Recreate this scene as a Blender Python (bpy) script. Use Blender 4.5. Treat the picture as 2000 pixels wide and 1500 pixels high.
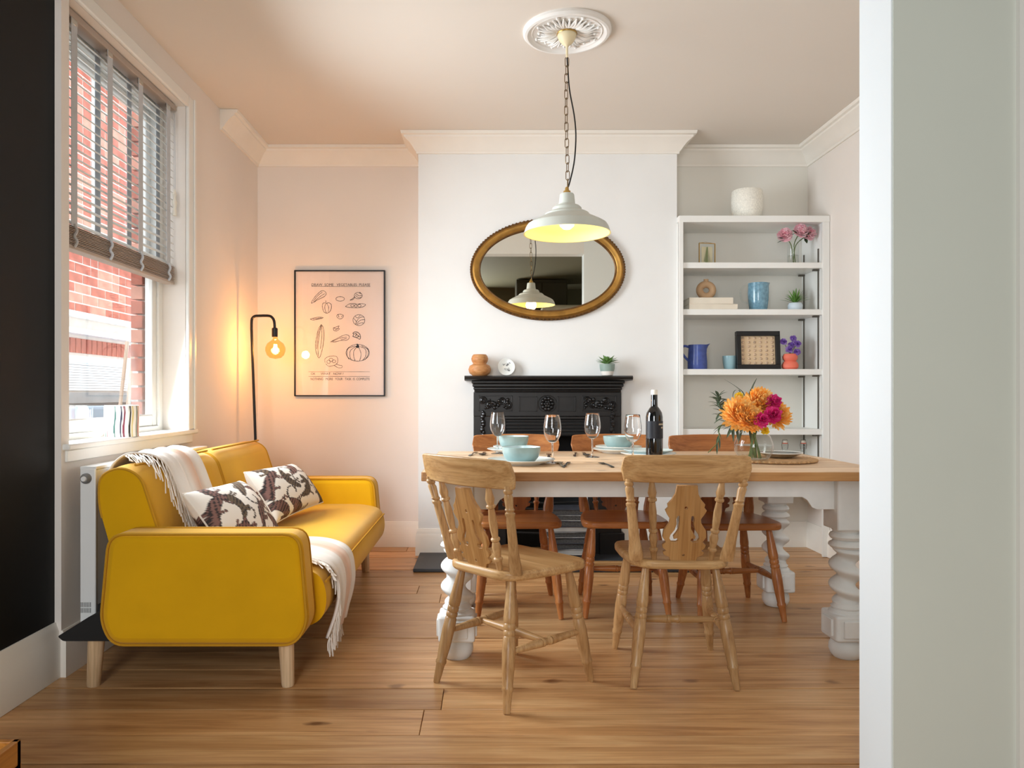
import bpy, bmesh, math, random
from mathutils import Vector, Matrix
random.seed(7)
PI = math.pi
R = math.radians
for o in list(bpy.data.objects): bpy.data.objects.remove(o)
scene = bpy.context.scene
COL = scene.collection

# ------------------------------------------------------------------ camera, world, lights, exposure
EYE, F = 1.076, 1450.0          # eye height (m), focal length in pixels of a 2000 px wide frame
cd = bpy.data.cameras.new('camera'); cam = bpy.data.objects.new('camera', cd); COL.objects.link(cam)
cam.location = (0, 0, EYE); cam.rotation_euler = (PI/2, 0, 0)
cd.sensor_width = 36; cd.lens = F/2000*36; cd.shift_x = 0.025; cd.shift_y = 0.010
cd.clip_start = 0.02; cd.clip_end = 200
scene.camera = cam
vs = scene.view_settings
vs.view_transform = 'Standard'; vs.look = 'None'; vs.gamma = 1.0; vs.exposure = 0.40; vs.use_curve_mapping = False

def lin(r, g, b):
    f = lambda c: (c/255/12.92) if c/255 <= .04045 else ((c/255+.055)/1.055)**2.4
    return (f(r), f(g), f(b), 1.0)

w = bpy.data.worlds.new('overcast_sky'); scene.world = w; w.use_nodes = True
bg = w.node_tree.nodes['Background']; bg.inputs['Color'].default_value = (0.86, 0.93, 1.0, 1); bg.inputs['Strength'].default_value = 2.4

def area(name, loc, target, sx, sy, power, col):
    l = bpy.data.lights.new(name, 'AREA'); l.shape = 'RECTANGLE'; l.size = sx; l.size_y = sy; l.energy = power; l.color = col
    o = bpy.data.objects.new(name, l); COL.objects.link(o); o.location = loc
    o.rotation_euler = (Vector(target)-Vector(loc)).to_track_quat('-Z', 'Y').to_euler()
    return o
# daylight arriving through the dining-room window, and through the front-room window behind the camera
wd_ = area('window_daylight', (-1.60, 3.42, 1.60), (1.0, 3.40, 1.05), 1.06, 1.40, 42, (0.84, 0.93, 1.0)); wd_.data.spread = R(135)
area('front_room_daylight', (-0.85, -2.05, 1.7), (0.3, 3.5, 1.2), 1.3, 1.9, 80, (0.93, 0.97, 1.0))

def P(px, py, d):               # a point seen at a pixel of the photograph, at depth d
    return Vector(((px-950)*d/F, d, EYE-(py-770)*d/F))

# ------------------------------------------------------------------ material helpers
MATS = {}
def N(t, typ, **kw):
    n = t.nodes.new(typ)
    for k, v in kw.items():
        if k in n.inputs: n.inputs[k].default_value = v
        else: setattr(n, k, v)
    return n
def ramp(t, fac, stops):
    n = t.nodes.new('ShaderNodeValToRGB'); e = n.color_ramp.elements
    while len(e) < len(stops): e.new(0.5)
    for i, (p, c) in enumerate(stops): e[i].position = p; e[i].color = c
    t.links.new(fac, n.inputs['Fac']); return n
def base(name):
    m = bpy.data.materials.new(name); m.use_nodes = True; t = m.node_tree
    return m, t, t.nodes['Principled BSDF']
def coords(t, scale=(1,1,1), rand=True, rot=(0,0,0)):
    tc = N(t, 'ShaderNodeTexCoord'); mp = N(t, 'ShaderNodeMapping'); mp.inputs['Scale'].default_value = scale; mp.inputs['Rotation'].default_value = rot
    if rand:
        oi = N(t, 'ShaderNodeObjectInfo'); mu = N(t, 'ShaderNodeVectorMath', operation='SCALE'); mu.inputs[0].default_value = (37, 53, 71)
        t.links.new(oi.outputs['Random'], mu.inputs['Scale']); ad = N(t, 'ShaderNodeVectorMath', operation='ADD')
        t.links.new(tc.outputs['Object'], ad.inputs[0]); t.links.new(mu.outputs[0], ad.inputs[1]); t.links.new(ad.outputs[0], mp.inputs['Vector'])
    else: t.links.new(tc.outputs['Object'], mp.inputs['Vector'])
    return mp.outputs['Vector']
def bump(t, b, h, strength=.2, dist=.002):
    n = N(t, 'ShaderNodeBump', Strength=strength, Distance=dist); t.links.new(h, n.inputs['Height']); t.links.new(n.outputs['Normal'], b.inputs['Normal'])
def plain(name, c, rough=.5, metal=0, var=.06, scale=8, bmp=0, bscale=60, spec=.5, coat=0, sheen=0):
    m, t, b = base(name); b.inputs['Roughness'].default_value = rough; b.inputs['Metallic'].default_value = metal
    b.inputs['Specular IOR Level'].default_value = spec; b.inputs['Coat Weight'].default_value = coat; b.inputs['Sheen Weight'].default_value = sheen
    v = coords(t, rand=False); n = N(t, 'ShaderNodeTexNoise', Scale=scale, Detail=4.0); t.links.new(v, n.inputs['Vector'])
    k = lambda s: (min(1, c[0]*s), min(1, c[1]*s), min(1, c[2]*s), 1)
    r = ramp(t, n.outputs['Fac'], [(.3, k(1-var)), (.7, k(1+var))]); t.links.new(r.outputs['Color'], b.inputs['Base Color'])
    if bmp:
        n2 = N(t, 'ShaderNodeTexNoise', Scale=bscale, Detail=3.0); t.links.new(v, n2.inputs['Vector']); bump(t, b, n2.outputs['Fac'], bmp)
    MATS[name] = m; return m
def wood(name, c1, c2, c3, axis='X', sc=1.0, rough=.4, knots=True, spec=.4):
    m, t, b = base(name); b.inputs['Roughness'].default_value = rough; b.inputs['Specular IOR Level'].default_value = spec
    s = {'X': (1.2, 14, 14), 'Y': (14, 1.2, 14), 'Z': (14, 14, 1.2)}[axis]
    v = coords(t, tuple(q*sc for q in s)); n = N(t, 'ShaderNodeTexNoise', Scale=1.6, Detail=7.0, Roughness=.62, Distortion=.6); t.links.new(v, n.inputs['Vector'])
    r = ramp(t, n.outputs['Fac'], [(.28, c2), (.5, c1), (.72, c3)])
    s2 = {'X': (.5, 30, 30), 'Y': (30, .5, 30), 'Z': (30, 30, .5)}[axis]
    v2 = coords(t, tuple(q*sc*1.5 for q in s2)); n2 = N(t, 'ShaderNodeTexNoise', Scale=3.0, Detail=3.0); t.links.new(v2, n2.inputs['Vector'])
    mx = N(t, 'ShaderNodeMix', data_type='RGBA', blend_type='MULTIPLY'); mx.inputs[0].default_value = .55
    r2 = ramp(t, n2.outputs['Fac'], [(.3, (.62, .55, .48, 1)), (.55, (1, 1, 1, 1))])
    t.links.new(r.outputs['Color'], mx.inputs[6]); t.links.new(r2.outputs['Color'], mx.inputs[7]); out = mx.outputs[2]
    if knots:
        s3 = {'X': (4.6, 9, 9), 'Y': (9, 4.6, 9), 'Z': (9, 9, 4.6)}[axis]
        v3 = coords(t, tuple(q*sc for q in s3)); nw = N(t, 'ShaderNodeTexNoise', Scale=2.5); t.links.new(v3, nw.inputs['Vector']); va = N(t, 'ShaderNodeVectorMath', operation='MULTIPLY_ADD'); va.inputs[1].default_value = (.35, .35, .35); t.links.new(nw.outputs['Color'], va.inputs[0]); t.links.new(v3, va.inputs[2]); v3 = va.outputs[0]; vo = N(t, 'ShaderNodeTexVoronoi', Scale=1.0); t.links.new(v3, vo.inputs['Vector'])
        r3 = ramp(t, vo.outputs['Distance'], [(.07, (1, 1, 1, 1)), (.17, (0, 0, 0, 1))])
        sx_ = N(t, 'ShaderNodeSeparateColor'); t.links.new(vo.outputs['Color'], sx_.inputs[0]); gt = N(t, 'ShaderNodeMapRange'); gt.inputs['From Min'].default_value = .55; gt.inputs['From Max'].default_value = .95; t.links.new(sx_.outputs[0], gt.inputs['Value'])
        km = N(t, 'ShaderNodeMath', operation='MULTIPLY'); t.links.new(r3.outputs['Color'], km.inputs[0]); t.links.new(gt.outputs[0], km.inputs[1])
        m2 = N(t, 'ShaderNodeMix', data_type='RGBA'); t.links.new(km.outputs[0], m2.inputs[0]); t.links.new(out, m2.inputs[6])
        m2.inputs[7].default_value = (c2[0]*.34, c2[1]*.26, c2[2]*.22, 1); out = m2.outputs[2]
    oi = N(t, 'ShaderNodeObjectInfo'); hs = N(t, 'ShaderNodeHueSaturation'); mr = N(t, 'ShaderNodeMapRange')
    mr.inputs['To Min'].default_value = .82; mr.inputs['To Max'].default_value = 1.16
    t.links.new(oi.outputs['Random'], mr.inputs['Value']); t.links.new(mr.outputs[0], hs.inputs['Value']); t.links.new(out, hs.inputs['Color'])
    t.links.new(hs.outputs['Color'], b.inputs['Base Color']); bump(t, b, n2.outputs['Fac'], .15, .001)
    MATS[name] = m; return m
def thin_glass(name, tint=(1, 1, 1, 1), ior=1.45, rough=0.0):
    m = bpy.data.materials.new(name); m.use_nodes = True; t = m.node_tree; t.nodes.remove(t.nodes['Principled BSDF'])
    lw_ = N(t, 'ShaderNodeLayerWeight', Blend=.5); pw = N(t, 'ShaderNodeMath', operation='POWER'); pw.inputs[1].default_value = 4.0; fr = N(t, 'ShaderNodeMath', operation='MULTIPLY_ADD')
    t.links.new(lw_.outputs['Facing'], pw.inputs[0]); t.links.new(pw.outputs[0], fr.inputs[0]); fr.inputs[1].default_value = .95; fr.inputs[2].default_value = (ior-1)**2/(ior+1)**2
    tr = N(t, 'ShaderNodeBsdfTransparent', Color=tint); gl = N(t, 'ShaderNodeBsdfGlossy', Roughness=rough)
    mx = N(t, 'ShaderNodeMixShader'); t.links.new(fr.outputs[0], mx.inputs[0]); t.links.new(tr.outputs[0], mx.inputs[1]); t.links.new(gl.outputs[0], mx.inputs[2])
    t.links.new(mx.outputs[0], t.nodes['Material Output'].inputs['Surface']); MATS[name] = m; return m
def emit(name, c, s):
    m, t, b = base(name); b.inputs['Base Color'].default_value = c; b.inputs['Emission Color'].default_value = c; b.inputs['Emission Strength'].default_value = s
    MATS[name] = m; return m
def attrmat(name, rough=.8, bmp=.2, bscale=400):
    m, t, b = base(name); b.inputs['Roughness'].default_value = rough
    a = N(t, 'ShaderNodeVertexColor'); a.layer_name = 'print'; t.links.new(a.outputs['Color'], b.inputs['Base Color'])
    n2 = N(t, 'ShaderNodeTexNoise', Scale=bscale); bump(t, b, n2.outputs['Fac'], bmp, .001); MATS[name] = m; return m

plain('pink_wall', lin(236, 228, 220), .85, var=.02, scale=2, bmp=.12, bscale=35)
plain('white_wall', lin(238, 237, 234), .85, var=.02, scale=3, bmp=.3, bscale=14)
plain('alcove_wall', lin(232, 228, 218), .85, var=.02, scale=2, bmp=.1, bscale=35)
plain('ceiling_paint', lin(228, 219, 208), .9, var=.015, scale=1)
plain('jamb_paint', lin(236, 242, 244), .6, var=.015, scale=2)
plain('grey_paint', lin(214, 218, 208), .8, var=.02, scale=2)
plain('dim_olive', lin(120, 116, 92), .8, var=.03, scale=2)  # the front room's dimness is put into this olive colour
plain('dark_olive', lin(66, 60, 42), .7, var=.05, scale=2)
plain('cream_cupboard', lin(225, 215, 195), .5)
plain('gloss_white', lin(240, 239, 234), .35, var=.015, scale=3)
plain('cornice_white', lin(242, 236, 226), .7, var=.02, scale=6)
plain('black_wall', lin(11, 12, 13), .6, spec=.25, var=.25, scale=3, bmp=.1, bscale=20)
plain('subfloor', lin(40, 26, 16), .9)
wood('floor_wood', lin(200, 152, 102), lin(164, 114, 68), lin(220, 178, 128), 'X', .8, .34)
wood('table_wood', lin(226, 194, 158), lin(200, 156, 110), lin(238, 212, 180), 'X', .9, .45)
wood('edge_wood', lin(186, 132, 76), lin(150, 98, 50), lin(202, 152, 96), 'X', .9, .4, True)
wood('chair_wood', lin(186, 144, 96), lin(160, 116, 70), lin(204, 166, 118), 'Z', 1.2, .36, False)
wood('chair_wood_flat', lin(188, 146, 96), lin(160, 116, 68), lin(206, 168, 118), 'X', 1.2, .36, False)
wood('dark_chair_wood', lin(168, 104, 56), lin(138, 80, 40), lin(186, 124, 70), 'Z', 1.2, .34, False)
wood('dark_chair_flat', lin(176, 110, 58), lin(146, 86, 42), lin(194, 130, 74), 'X', 1.2, .34, False)
wood('chair_wood_splat', lin(190, 140, 84), lin(164, 112, 60), lin(206, 160, 104), 'Y', 1.2, .36, False)
wood('dark_chair_wood_splat', lin(150, 88, 46), lin(120, 66, 34), lin(168, 104, 58), 'Y', 1.2, .34, False)
wood('pale_leg_wood', lin(222, 190, 150), lin(200, 162, 118), lin(234, 206, 170), 'Z', 1.0, .5, False)
wood('oak_wood', lin(200, 134, 58), lin(178, 112, 42), lin(214, 152, 76), 'Y', 1.0, .4, False)
wood('turned_wood', lin(206, 146, 90), lin(180, 118, 66), lin(220, 168, 114), 'X', 2.5, .5, False)
plain('table_paint', lin(226, 226, 222), .6, var=.05, scale=12, bmp=.15, bscale=40)
plain('yellow_fabric', lin(224, 168, 4), .85, var=.05, scale=5, bmp=.15, bscale=500, spec=.2, sheen=.2)
plain('yellow_piping', lin(196, 142, 14), .8)
plain('black_base', lin(12, 12, 13), .7)
plain('iron', lin(34, 32, 31), .42, 0.3, var=.15, scale=12, bmp=.1, bscale=80)
plain('iron_relief', lin(40, 39, 39), .24, 0.5, var=.2, scale=20)
plain('soot', lin(14, 13, 13), .9)
plain('slate', lin(52, 54, 58), .5, var=.15, scale=6, bmp=.1)
plain('gold', lin(172, 128, 62), .38, .75, var=.25, scale=14, bmp=.25, bscale=50)
plain('gold_dark', lin(108, 74, 34), .5, .6, var=.3, scale=30, bmp=.5, bscale=90)
plain('brass', lin(190, 156, 90), .35, .85, var=.1)
plain('chain_metal', lin(120, 98, 66), .35, .9, var=.1)
plain('cup_cream', lin(232, 216, 178), .5)
plain('shade_paint', lin(196, 198, 188), .38, var=.02)
plain('shade_inside_lit', lin(250, 232, 160), .5, var=.01)  # the bulb's yellow light is put into the lining colour
plain('black_metal', lin(20, 19, 19), .4, .2)
plain('plaster_rose', lin(240, 237, 232), .7, var=.02)
plain('slat_white', lin(226, 226, 222), .5, var=.02)
plain('slat_edge', lin(178, 162, 150), .5, var=.05)
plain('tape_grey', lin(196, 200, 206), .8, var=.04, scale=40)
plain('radiator_white', lin(238, 238, 236), .35, var=.01)
plain('grey_plastic', lin(120, 120, 120), .5)
plain('wool', lin(240, 228, 216), .95, var=.06, scale=7, bmp=.4, bscale=260, sheen=.3)
plain('fringe_wool', lin(242, 234, 224), .95, sheen=.3)
attrmat('cushion_print'); attrmat('pot_print', .4, 0); attrmat('blanket_print', .95, .4, 250)
plain('poster_paper', lin(243, 228, 220), .8, var=.01)
plain('ink', lin(26, 24, 26), .8)
plain('aqua_glaze', lin(152, 176, 174), .28, var=.08, scale=9, coat=.4)
plain('aqua_inside', lin(206, 222, 222), .3, var=.03, coat=.3)
plain('plate_white', lin(234, 234, 228), .25, var=.02, coat=.3)
plain('dark_cutlery', lin(30, 28, 28), .25, .8)
plain('steel', lin(200, 200, 198), .2, 1.0, var=.03)
plain('gold_cutlery', lin(160, 140, 100), .25, .95)
plain('bottle_black', lin(10, 12, 14), .08, coat=.6)
plain('label_black', lin(22, 24, 34), .5)
plain('label_gold', lin(225, 205, 175), .4, .3)
plain('cork_white', lin(240, 234, 220), .5)
thin_glass('pane_glass'); thin_glass('clear_glass', (.97, .985, .985, 1), 1.5); thin_glass('amber_glass', (1.0, .80, .50, 1), 1.45)
m, t, b = base('solid_glass'); b.inputs['Base Color'].default_value = (1, 1, 1, 1); b.inputs['Roughness'].default_value = 0; b.inputs['Transmission Weight'].default_value = 1; b.inputs['IOR'].default_value = 1.45; MATS['solid_glass'] = m
thin_glass('water', (.93, .93, .91, 1), 1.2)
m, t, b = base('mirror_glass'); b.inputs['Base Color'].default_value = (.80, .78, .70, 1); b.inputs['Metallic'].default_value = 1; b.inputs['Roughness'].default_value = .01; MATS['mirror_glass'] = m
emit('filament', (1.0, .72, .30, 1), 30); emit('lit_bulb', (1.0, .86, .50, 1), 1.1)
plain('brick_red', lin(182, 104, 86), .9, var=.3, scale=9, bmp=.5, bscale=50)
plain('brick_pale', lin(206, 144, 124), .9, var=.25, scale=9, bmp=.5, bscale=50)
plain('mortar', lin(222, 214, 204), .95, var=.08, scale=12)
plain('outdoor_white', lin(240, 242, 242), .6)
plain('outdoor_grey', lin(160, 156, 150), .8, var=.15)
plain('outdoor_blue', lin(176, 200, 220), .7, var=.15, scale=4)
plain('bamboo', lin(220, 200, 180), .7)
plain('paving', lin(150, 148, 142), .9)
plain('speckle_white', lin(240, 236, 224), .8, var=.12, scale=120, bmp=.5, bscale=150)
plain('terracotta_tan', lin(186, 152, 116), .8, var=.06)
plain('book_cream', lin(228, 218, 200), .7); plain('page_white', lin(236, 230, 216), .9, var=.08, scale=100)
plain('jug_blue', lin(110, 152, 172), .25, var=.22, scale=55, coat=.5)
plain('jug_navy', lin(58, 78, 148), .4, var=.2, scale=40, coat=.2)
plain('cup_blue', lin(150, 186, 194), .3, var=.08, coat=.3)
plain('coral', lin(232, 116, 92), .6)
plain('pale_blue_pot', lin(206, 218, 226), .5)
plain('leaf_green', lin(92, 136, 52), .5, var=.25, scale=30); plain('leaf_dark', lin(52, 74, 44), .5, var=.3, scale=30)
plain('leaf_grey', lin(88, 104, 84), .5, var=.3, scale=30)
plain('succulent', lin(110, 150, 80), .5, var=.25, scale=40)
plain('pink_petal', lin(255, 205, 214), .7, var=.12, scale=60); plain('purple_petal', lin(176, 140, 220), .7, var=.3, scale=60)
plain('orange_petal', lin(255, 206, 116), .7, var=.16, scale=60); plain('yellow_petal', lin(252, 216, 40), .7, var=.1)
plain('magenta_petal', lin(216, 40, 124), .7, var=.2, scale=60); plain('stem', lin(96, 112, 60), .6, var=.2, scale=30)
plain('tan_paper', lin(214, 186, 150), .8); plain('shell', lin(196, 168, 140), .6, var=.3, scale=90)
plain('rattan', lin(190, 150, 104), .8, var=.25, scale=60, bmp=.6, bscale=120)
plain('sage_glaze', lin(140, 160, 150), .5, var=.08); plain('cream_glaze', lin(238, 230, 220), .5)
plain('strip_metal', lin(104, 98, 90), .4, .8)
plain('grey_page', lin(66, 64, 62), .9, var=.4, scale=100); plain('magazine_dark', lin(60, 62, 70), .4, var=.4, scale=25); plain('magazine_pale', lin(170, 168, 164), .4, var=.4, scale=25)

def petal(name, c1, c2):
    m = bpy.data.materials.new(name); m.use_nodes = True; t = m.node_tree; t.nodes.remove(t.nodes['Principled BSDF'])
    n = N(t, 'ShaderNodeTexNoise', Scale=45.0, Detail=2.0); v = coords(t, rand=False); t.links.new(v, n.inputs['Vector']); r = ramp(t, n.outputs['Fac'], [(.35, c1), (.65, c2)])
    d = N(t, 'ShaderNodeBsdfDiffuse'); tr = N(t, 'ShaderNodeBsdfTranslucent'); mx = N(t, 'ShaderNodeMixShader'); mx.inputs[0].default_value = .42
    t.links.new(r.outputs['Color'], d.inputs['Color']); t.links.new(r.outputs['Color'], tr.inputs['Color']); t.links.new(d.outputs[0], mx.inputs[1]); t.links.new(tr.outputs[0], mx.inputs[2])
    t.links.new(mx.outputs[0], t.nodes['Material Output'].inputs['Surface']); MATS[name] = m
petal('pink_petal', lin(255, 200, 212), lin(255, 232, 236)); petal('purple_petal', lin(140, 96, 196), lin(190, 160, 226)); petal('orange_petal', lin(255, 180, 76), lin(255, 222, 146))
petal('yellow_petal', lin(255, 214, 40), lin(255, 232, 90)); petal('magenta_petal', lin(206, 30, 112), lin(236, 84, 150))

# ------------------------------------------------------------------ mesh helpers
class MB:
    def __init__(s): s.v, s.f = [], []
    def add(s, vs, fs):
        k = len(s.v); s.v += [tuple(q) for q in vs]; s.f += [tuple(i+k for i in q) for q in fs]; return s
    def mm(s, x0, x1, y0, y1, z0, z1):
        return s.add([(x0,y0,z0),(x1,y0,z0),(x1,y1,z0),(x0,y1,z0),(x0,y0,z1),(x1,y0,z1),(x1,y1,z1),(x0,y1,z1)],
                     [(3,2,1,0),(4,5,6,7),(0,1,5,4),(1,2,6,5),(2,3,7,6),(3,0,4,7)])
    def rings(s, rs, closed=True, cap=True, loop=False):
        n = len(rs[0]); vs = [p for r in rs for p in r]; fs = []
        m = len(rs)
        for i in range(m if loop else m-1):
            a, c = i*n, ((i+1) % m)*n
            for j in range(n if closed else n-1):
                k = (j+1) % n; fs.append((a+j, a+k, c+k, c+j))
        if cap and not loop: fs.append(tuple(range(n-1, -1, -1))); fs.append(tuple(range((m-1)*n, m*n)))
        return s.add(vs, fs)
    def lathe(s, prof, seg=32, o=(0,0,0), cap=True, sx=1, sy=1):
        return s.rings([[(o[0]+r*sx*math.cos(2*PI*j/seg), o[1]+r*sy*math.sin(2*PI*j/seg), o[2]+z) for j in range(seg)] for r, z in prof], cap=cap)
    def turned(s, p0, p1, prof, seg=14, sx=1.0):
        p0, p1 = Vector(p0), Vector(p1); d = p1-p0; q = d.normalized().to_track_quat('Z', 'Y')
        return s.rings([[p0+d*t+q @ Vector((r*math.cos(2*PI*j/seg)*sx, r*math.sin(2*PI*j/seg), 0)) for j in range(seg)] for t, r in prof])
    def tube(s, pts, r, seg=8, loop=False):
        pts = [Vector(p) for p in pts]; n = len(pts); rs = []; up = None
        for i, p in enumerate(pts):
            a = pts[(i-1) % n] if (loop or i > 0) else p; c = pts[(i+1) % n] if (loop or i < n-1) else p
            d = (c-a).normalized()
            if up is None: up = d.orthogonal().normalized()
            up = (up-d*up.dot(d)).normalized(); sd = d.cross(up); rr = r[i] if isinstance(r, (list, tuple)) else r
            rs.append([p+(up*math.cos(2*PI*j/seg)+sd*math.sin(2*PI*j/seg))*rr for j in range(seg)])
        return s.rings(rs, loop=loop)
    def prism(s, poly, a0, a1, axis='Y'):      # poly in the other two axes, extruded along axis
        mk = {'Y': lambda p, a: (p[0], a, p[1]), 'X': lambda p, a: (a, p[0], p[1]), 'Z': lambda p, a: (p[0], p[1], a)}[axis]
        n = len(poly); vs = [mk(p, a0) for p in poly]+[mk(p, a1) for p in poly]
        fs = [tuple(range(n-1, -1, -1)), tuple(range(n, 2*n))]+[(i, (i+1) % n, n+(i+1) % n, n+i) for i in range(n)]
        return s.add(vs, fs)
    def ball(s, c, r, seg=10, rg=6, sz=1):
        return s.lathe([(max(1e-4, r*math.sin(PI*i/rg)), -r*sz*math.cos(PI*i/rg)) for i in range(rg+1)], seg, c)
    def mesh(s, name, smooth=True, angle=38):
        me = bpy.data.meshes.new(name); me.from_pydata(s.v, [], s.f)
        bm = bmesh.new(); bm.from_mesh(me); bmesh.ops.recalc_face_normals(bm, faces=bm.faces); bm.to_mesh(me); bm.free()
        if smooth:
            me.polygons.foreach_set('use_smooth', [True]*len(me.polygons)); me.set_sharp_from_angle(angle=R(angle))
        return me
    def build(s, name, mat, parent=None, bevel=0, smooth=True, subsurf=0, angle=38, seg=2):
        return link(name, s.mesh(name, smooth, angle), mat, parent, bevel, subsurf, seg)
def link(name, me, mat, parent=None, bevel=0, subsurf=0, seg=2):
    if mat and not me.materials: me.materials.append(MATS[mat])
    o = bpy.data.objects.new(name, me); COL.objects.link(o)
    if parent is not None: o.parent = parent
    if bevel:
        b = o.modifiers.new('bevel', 'BEVEL'); b.width = bevel; b.segments = seg; b.limit_method = 'ANGLE'; b.angle_limit = R(40)
    if subsurf:
        u = o.modifiers.new('subsurf', 'SUBSURF'); u.levels = subsurf; u.render_levels = subsurf
    return o
def tag(o, label, cat, group=None):
    o['label'] = label; o['category'] = cat
    if group: o['group'] = group
    return o
def struct(o): o['kind'] = 'structure'; return o
def thing(name, label, cat, loc=(0,0,0), rz=0, group=None):
    o = bpy.data.objects.new(name, None); COL.objects.link(o); o.location = loc; o.rotation_euler = (0, 0, rz); o.empty_display_size = .1
    return tag(o, label, cat, group)
def dup(root, loc=None, rz=None, label=None):
    r = root.copy(); COL.objects.link(r)
    if loc is not None: r.location = loc
    if rz is not None: r.rotation_euler = (0, 0, rz)
    if label: r['label'] = label
    for ch in list(root.children):
        c = ch.copy(); COL.objects.link(c); c.parent = r
        for g in list(ch.children):
            d = g.copy(); COL.objects.link(d); d.parent = c
    return r
def box(name, mat, x0, x1, y0, y1, z0, z1, parent=None, bevel=0):
    return MB().mm(x0, x1, y0, y1, z0, z1).build(name, mat, parent, bevel)
def fillet(poly, rad, n=5):
    out = []; L = len(poly)
    for i in range(L):
        p = Vector(poly[i]); a = Vector(poly[i-1]); c = Vector(poly[(i+1) % L]); r = rad[i] if isinstance(rad, (list, tuple)) else rad
        if r <= 0: out.append(tuple(p)); continue
        u, v = (a-p), (c-p); r = min(r, u.length*.48, v.length*.48); u.normalize(); v.normalize()
        for k in range(n+1):
            t = k/n; out.append(tuple((p+u*r)*(1-t)**2+p*2*t*(1-t)+(p+v*r)*t*t))
    return out
def curve_mesh(polys, extrude, bevel=0):
    cu = bpy.data.curves.new('tmp', 'CURVE'); cu.dimensions = '2D'; cu.fill_mode = 'BOTH'; cu.extrude = extrude; cu.bevel_depth = bevel; cu.bevel_resolution = 1
    for pl in polys:
        sp = cu.splines.new('POLY'); sp.points.add(len(pl)-1); sp.use_cyclic_u = True
        for q, p in zip(sp.points, pl): q.co = (p[0], p[1], 0, 1)
    return curve_to_mesh(cu)
def curve_to_mesh(cu):
    o = bpy.data.objects.new('tmp', cu); COL.objects.link(o); dg = bpy.context.evaluated_depsgraph_get(); dg.update()
    me = bpy.data.meshes.new_from_object(o.evaluated_get(dg)); bpy.data.objects.remove(o); bpy.data.curves.remove(cu); return me
def text_mesh(body, size, extrude=.0004):
    cu = bpy.data.curves.new('tmp', 'FONT'); cu.body = body; cu.size = size; cu.extrude = extrude; return curve_to_mesh(cu)
def sweep(path, prof):                         # profile of (out to the left of the path, z), mitred
    n = len(path); rs = []
    for i, p in enumerate(path):
        p = Vector(p); d0 = (p-Vector(path[i-1])).normalized() if i > 0 else None; d1 = (Vector(path[i+1])-p).normalized() if i < n-1 else None
        d0 = d0 or d1; d1 = d1 or d0; n0 = Vector((-d0.y, d0.x)); n1 = Vector((-d1.y, d1.x)); mt = (n0+n1); mt = mt/max(.2, mt.dot(n0))
        rs.append([(p.x+mt.x*o, p.y+mt.y*o, z) for o, z in prof])
    return MB().rings(rs)
def interp(pts, n):                            # Catmull-Rom resample of a point list
    pts = [Vector(p) for p in pts]; out = []; m = len(pts)-1
    for k in range(n+1):
        s = k/n*m; i = min(int(s), m-1); t = s-i; p1, p2 = pts[i], pts[i+1]; p0 = pts[i-1] if i else p1*2-p2; p3 = pts[i+2] if i+2 <= m else p2*2-p1
        out.append(.5*((2*p1)+(p2-p0)*t+(2*p0-5*p1+4*p2-p3)*t*t+(3*p1-p0-3*p2+p3)*t**3))
    return out

# ------------------------------------------------------------------ the room
XL, XB, XR, YB, YC, ZC = -1.615, -1.64, 2.27, 5.24, 4.96, 2.805   # walls: left, black, right; back; chimney front; ceiling
CX0, CX1 = -.455, 1.273
WY0, WY1, WZ0, WZ1 = 2.873, 3.983, .865, 2.62                     # window opening
YN0, YN1, XN = 1.886, 2.05, 1.03                                  # nib of the knocked-through wall
box_ = lambda n, m, *a, **k: struct(box(n, m, *a, **k))
fl = box_('floor', 'subfloor', -1.95, 2.6, -2.4, 5.3, -.06, -.022)
y = -2.4; i = 0
while y < YB-.02:
    wd = .185*random.uniform(.93, 1.05); y1 = min(y+wd, YB)
    cut = {1: None}.get(0); xs = [-1.66, 2.6]
    if random.random() < .3: xs = [-1.66, random.uniform(-.6, 1.6), 2.6]
    if abs(y-2.57) < .1: xs = [-1.66, -.155, 2.6]
    for a, c in zip(xs[:-1], xs[1:]):
        o = MB().mm(a+.001, c-.001, y+.0024, y1-.0024, -.022, random.uniform(-.002, .001)).build('floorboard', 'floor_wood', fl, .0015, seg=1)
    y = y1; i += 1
box_('ceiling', 'ceiling_paint', -1.95, 2.6, YN0, 5.5, ZC, ZC+.08)
box_('ceiling_front_room', 'dim_olive', -1.95, 2.6, -2.4, YN0, ZC, ZC+.08)  # ceiling coloured olive to stand in for its shade
box_('wall_back', 'pink_wall', -1.9, CX0+.02, YB, YB+.1, -.05, ZC)
box_('wall_back_alcove', 'alcove_wall', CX1-.02, 2.5, YB, YB+.1, -.05, ZC)
ch = MB(); FX0, FX1, FZ = .11, .70, .93
ch.mm(CX0, FX0, YC, YB, 0, ZC).mm(FX1, CX1, YC, YB, 0, ZC).mm(FX0, FX1, YC, YB, FZ, ZC)
struct(ch.build('wall_chimney', 'white_wall'))
struct(box('wall_fire_recess', 'soot', FX0-.02, FX1+.02, YB-.012, YB+.09, 0, 1.0))
lw = MB().mm(XL-.255, XL, 2.82, WY0, 0, ZC).mm(XL-.255, XL, WY1, 5.3, 0, ZC).mm(XL-.255, XL, WY0, WY1, 0, WZ0).mm(XL-.255, XL, WY0, WY1, WZ1, ZC)
wl = struct(lw.build('wall_left', 'pink_wall'))
box_('wall_left_black', 'black_wall', XB-.2, XB, -2.4, 2.82, 0, ZC)
box_('wall_right', 'pink_wall', XR, XR+.1, YN1, 5.3, 0, ZC)
box_('wall_nib', 'jamb_paint', XN, XR+.1, YN0+.004, YN1, 0, ZC)
box_('wall_nib_front', 'grey_paint', XN+.004, 2.6, YN0, YN0+.004, 0, ZC)
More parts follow.
